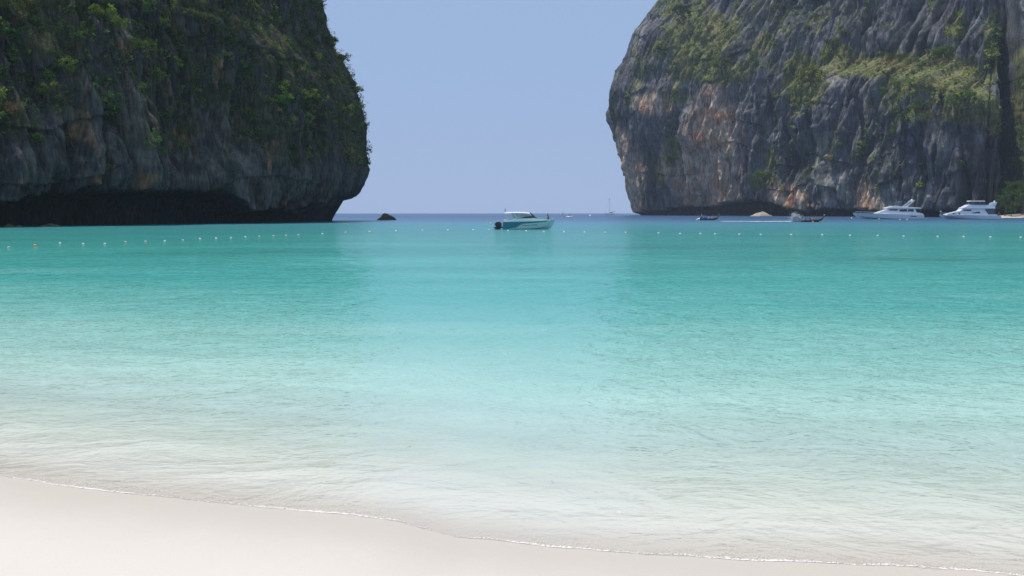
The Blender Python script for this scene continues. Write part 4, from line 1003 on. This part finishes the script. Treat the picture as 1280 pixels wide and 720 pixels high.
# wake and spray of the speeding longtail
def puff(name, pts, rad, label):
    pts = np.array(pts); n = len(pts); st = rad[:, None] * np.array([1.6, 1.0, 0.8])
    v = (pts[:, None] + octv[None] * st[:, None]).reshape(-1, 3); f = (octf[None] + 6 * np.arange(n)[:, None, None]).reshape(-1, 3)
    return tag(link(name, np_mesh(name, v, f, tris=True), M_SPRAY), label, 'foam', kind='stuff')
M_SPRAY = paint('spray', (0.85, 0.87, 0.88), 0.7, var=0.03, bump=0)
n = 9000; t = rng.random(n) ** 1.6
xs_ = p2.x + 0.5 * k2 - t * 92 * p2.y / F0
ys_ = p2.y + rng.normal(0, .45 + .9 * t, n) + t * 20 + 0.8 * np.sin(t * 9)
puff('wake_foam', np.stack([xs_, ys_, 0.03 + np.abs(rng.normal(0, .09, n)) * (1 - t)], -1), rng.uniform(.04, .15, n) * (1.1 - .6 * t), 'white wake streak trailing behind the speeding longtail')
n = 4500; hgt = np.abs(rng.normal(0, .8, n))
puff('spray_plume', np.stack([p2.x - 3.8 * k2 + rng.normal(0, .6, n) - hgt * .3, p2.y + rng.normal(0, .4, n), .05 + hgt], -1), rng.uniform(.04, .12, n), 'white plume of spray thrown up at the stern of the speeding longtail')

# --- dinghy with people, catamaran, far boat
p = on_water(711, 271.9); k = 10.5 * p.y / F0 / 4.2
r = empty('inflatable_dinghy', (p.x, p.y, 0), R(8))
MB().tube([(-2, .75, .35), (.8, .75, .38), (1.7, .45, .5), (2.05, 0, .58), (1.7, -.45, .5), (.8, -.75, .38), (-2, -.75, .35)], .28, 10).build('tube', WHITE, r, smooth=True)
MB().prism([(-1.9, .12), (-1.9, .3), (1.5, .32), (1.8, .2)], -.6, .6).build('floor', CREAM, r)
MB().prism([(-2.05, .1), (-2.3, .95), (-1.9, 1.0), (-1.8, .1)], -.2, .2).build('outboard_engine', BLACK, r, bevel=.04)
MB().box((-.6, 0, .52), (.35, 1.3, .08)).build('thwart', REDWOOD, r)
tag(r, 'small white inflatable dinghy carrying people between the headlands', 'dinghy')
person((p.x - .6, p.y, .58), R(-20), 'sit', WHITE, BLACK, 'person in white seated aft in the dinghy')
person((p.x + .2, p.y + .1, .32), R(10), 'stand', RED, BLACK, 'person in red standing in the middle of the dinghy')
person((p.x + .9, p.y - .05, .32), R(180), 'stand', BLACK, INK, 'person in black standing toward the front of the dinghy')

p = at_dist(762.5, 1300, 0)
r = empty('catamaran', (p.x, p.y, 0), R(178)); s = 13.5 * 1300 / F0 / 13
r.scale = (s, s, s)
Hc = Hull([(-6.2, .7, 1.2, .6, .1, -.4), (0, .8, 1.3, .65, .05, -.5), (4.5, .5, 1.5, .3, .3, -.3), (6.5, .06, 1.7, .03, 1.2, .9)])
for y in (-2.6, 2.6):
    o = Hc.mesh(24).build('hull', WHITE, r); o.location.y = y
MB().prism([(-5.8, 1.0), (-5.8, 1.5), (-3.6, 1.6), (-3.3, 2.9), (.8, 3.0), (2.4, 1.7), (2.4, 1.0)], -2.7, 2.7, .3).build('bridge_deck', WHITE, r, bevel=.05)
for sg in (-1, 1): MB().prism([(-2.9, 2.0), (-2.8, 2.7), (.7, 2.7), (1.5, 2.0)], sg * 2.60, sg * 2.72).build('saloon_window', GLASS, r)
MB().prism([(-5.5, 3.6), (-5.4, 3.8), (-2.2, 3.8), (-2.0, 3.6)], -2, 2).build('bimini', INK, r)
for sg in (-1, 1): MB().tube([(-5, sg * 1.8, 1.4), (-5, sg * 1.8, 3.65)], .08).build('bimini_pole', STEEL, r)
MB().tube([(1.0, 0, 2.9), (1.0, 0, 20.5)], [.22, .15], 8).build('mast', STEEL, r)
MB().tube([(1.0, 0, 4.6), (-5.0, 0, 4.9)], .2, 8).build('furled_boom', WHITE, r)
MB().tube([(1.0, 0, 20), (6.3, 0, 1.7)], .05, 5).build('forestay', STEEL, r)
MB().tube([(1.0, 0, 20), (-5.8, 0, 1.5)], .05, 5).build('backstay', STEEL, r)
tag(r, 'anchored white catamaran with a bare mast beyond the sunlit headland', 'sailboat')
p = at_dist(702.8, 1500, 0); r = empty('motorboat', (p.x, p.y, 0), R(60))
Hc.mesh(20).build('hull', WHITE, r); MB().prism([(-3, 1.2), (-2.6, 3.0), (1.0, 3.0), (2.4, 1.4)], -.7, .7, .1).build('cabin', WHITE, r); tag(r, 'tiny white motorboat far out near the horizon', 'boat')

# ------------------------------------------------------------------ floats and buoys
def float_proto(name, mat, rr):
    mb = MB()
    mb.loft([[(x * rr, rr * ry * math.cos(a), rr * (ry * math.sin(a)) + .25 * rr) for a in [2 * math.pi * i / 12 for i in range(12)]] for x, ry in ((-1.25, .12), (-1.2, .45), (-1.0, .8), (-.6, .98), (-.15, 1.0), (-.12, .93), (.12, .93), (.15, 1.0), (.6, .98), (1.0, .8), (1.2, .45), (1.25, .12))])
    o = mb.build(name, mat, None, smooth=True)
    MB().tube([(-1.7 * rr, 0, 0), (-1.2 * rr, 0, .22 * rr), (1.2 * rr, 0, .22 * rr), (1.7 * rr, 0, 0)], .09 * rr, 6).build('rope', ROPE, o)
    return o
FL = [(11, 309.5, 1), (44, 307.5, 2), (75, 304.2, 0), (104, 305, 0), (131, 305, 0), (157, 302.6, 1), (182, 302, 1), (206, 301.5, 0), (228.7, 300.3, 1), (250, 298.7, 0), (270, 298, 0), (288.7, 297.7, 0), (306.7, 296.5, 0), (324, 295.6, 1), (341.8, 295, 1), (357.5, 294.6, 1), (373, 294, 1), (403, 292.5, 0), (432, 291, 1), (462, 290, 0), (495, 289.2, 0), (528, 288.5, 0), (560, 288, 0), (591.3, 287.8, 0), (611, 287.8, 0), (635, 288.6, 0), (657.7, 289.3, 0), (679.7, 290, 0), (705, 290.3, 0), (730.7, 290.7, 0), (756.5, 291, 0), (782, 291, 0), (823, 291.6, 0), (850, 292.3, 0), (875.5, 292.3, 0), (893.8, 292.8, 0), (924, 293, 0), (951, 293.5, 0), (989, 293.6, 0), (1027.7, 293.9, 0), (1062.5, 294.5, 0), (1097, 294.9, 0), (1129.4, 295.6, 0), (1172, 296, 0), (1204.5, 296.2, 0), (1238, 296.6, 0), (1275.7, 297, 0)]
protos = [(float_proto('line_float', FLOAT, .10), 'white foam float on the swimming-area line', 'white floats of the swimming-area line'),
          (float_proto('line_float', PALEPINK, .10), 'faded pink float on the line before the shaded headland', 'pink floats of the swimming-area line'),
          (float_proto('line_float', ORANGE, .14), 'single orange float on the line before the shaded headland', None)]
used = [False] * 3
for px, py, kx in FL:
    o0, lab, grp = protos[kx]
    if used[kx]:
        o = o0.copy(); col.objects.link(o)
        for ch in list(o0.children):
            c = ch.copy(); col.objects.link(c); c.parent = o
    else: o = o0; used[kx] = True
    p = on_water(px, py); o.location = (p.x, p.y, 0); o.rotation_euler = (0, random.uniform(-.2, .2), random.uniform(-.5, .5))
    sc_ = max(.75, min(1.25, p.y / 115)); o.scale = (sc_,) * 3
    tag(o, lab, 'float', grp)
def mooring(px, py, dpx, mat, lab, grp=None):
    p = on_water(px, py); r_ = dpx * p.y / F0 / 2
    mb = MB(); mb.ball((0, 0, .45 * r_), (r_, r_, r_), 14, 10); o = mb.build('mooring_buoy', mat, None, smooth=True)
    MB().tube([(0, 0, 1.4 * r_), (0, 0, 1.62 * r_)], .14 * r_, 8).build('eye_post', STEEL, o)
    MB().tube([(r_ * math.cos(a) * 1.01, r_ * math.sin(a) * 1.01, .45 * r_) for a in [i * math.pi / 8 for i in range(17)]], .05 * r_, 5).build('band', ORANGE, o)
    o.location = (p.x, p.y, 0); tag(o, lab, 'buoy', grp)
mooring(737.8, 270.6, 3.0, FLOAT, 'large white and orange mooring buoy in the open gap between the headlands')
for px, py in ((1064.4, 273.2), (1099, 274.4), (1124.8, 275.0), (1134, 275.0)):
    mooring(px, py, 1.9, FLOAT, 'small white mooring buoy close to the long low yacht', 'mooring buoys by the yachts')
mooring(613.5, 279.4, 2.0, FLOAT, 'white ball buoy just behind the speedboat outboards')
mooring(1024.7, 277.6, 2.0, FLOAT, 'white ball buoy just ahead of the speeding longtail bow')

# ------------------------------------------------------------------ the hazy air of the bay
m, ns, L, out = nodes('haze_air')
v = N(ns, 'ShaderNodeVolumePrincipled', Density=0.00009, Anisotropy=0.0)
v.inputs['Color'].default_value = (0.66, 0.71, 0.82, 1)
L.new(v.outputs[0], out.inputs['Volume'])
zs0, zs1 = -32.5, 300.0
mb = MB(); mb.box((0, 2300, (zs0 + zs1) / 2), (11600, 5200, zs1 - zs0))
tag(mb.build('haze', m), 'thin blue sea haze filling the bay', 'haze', kind='stuff')
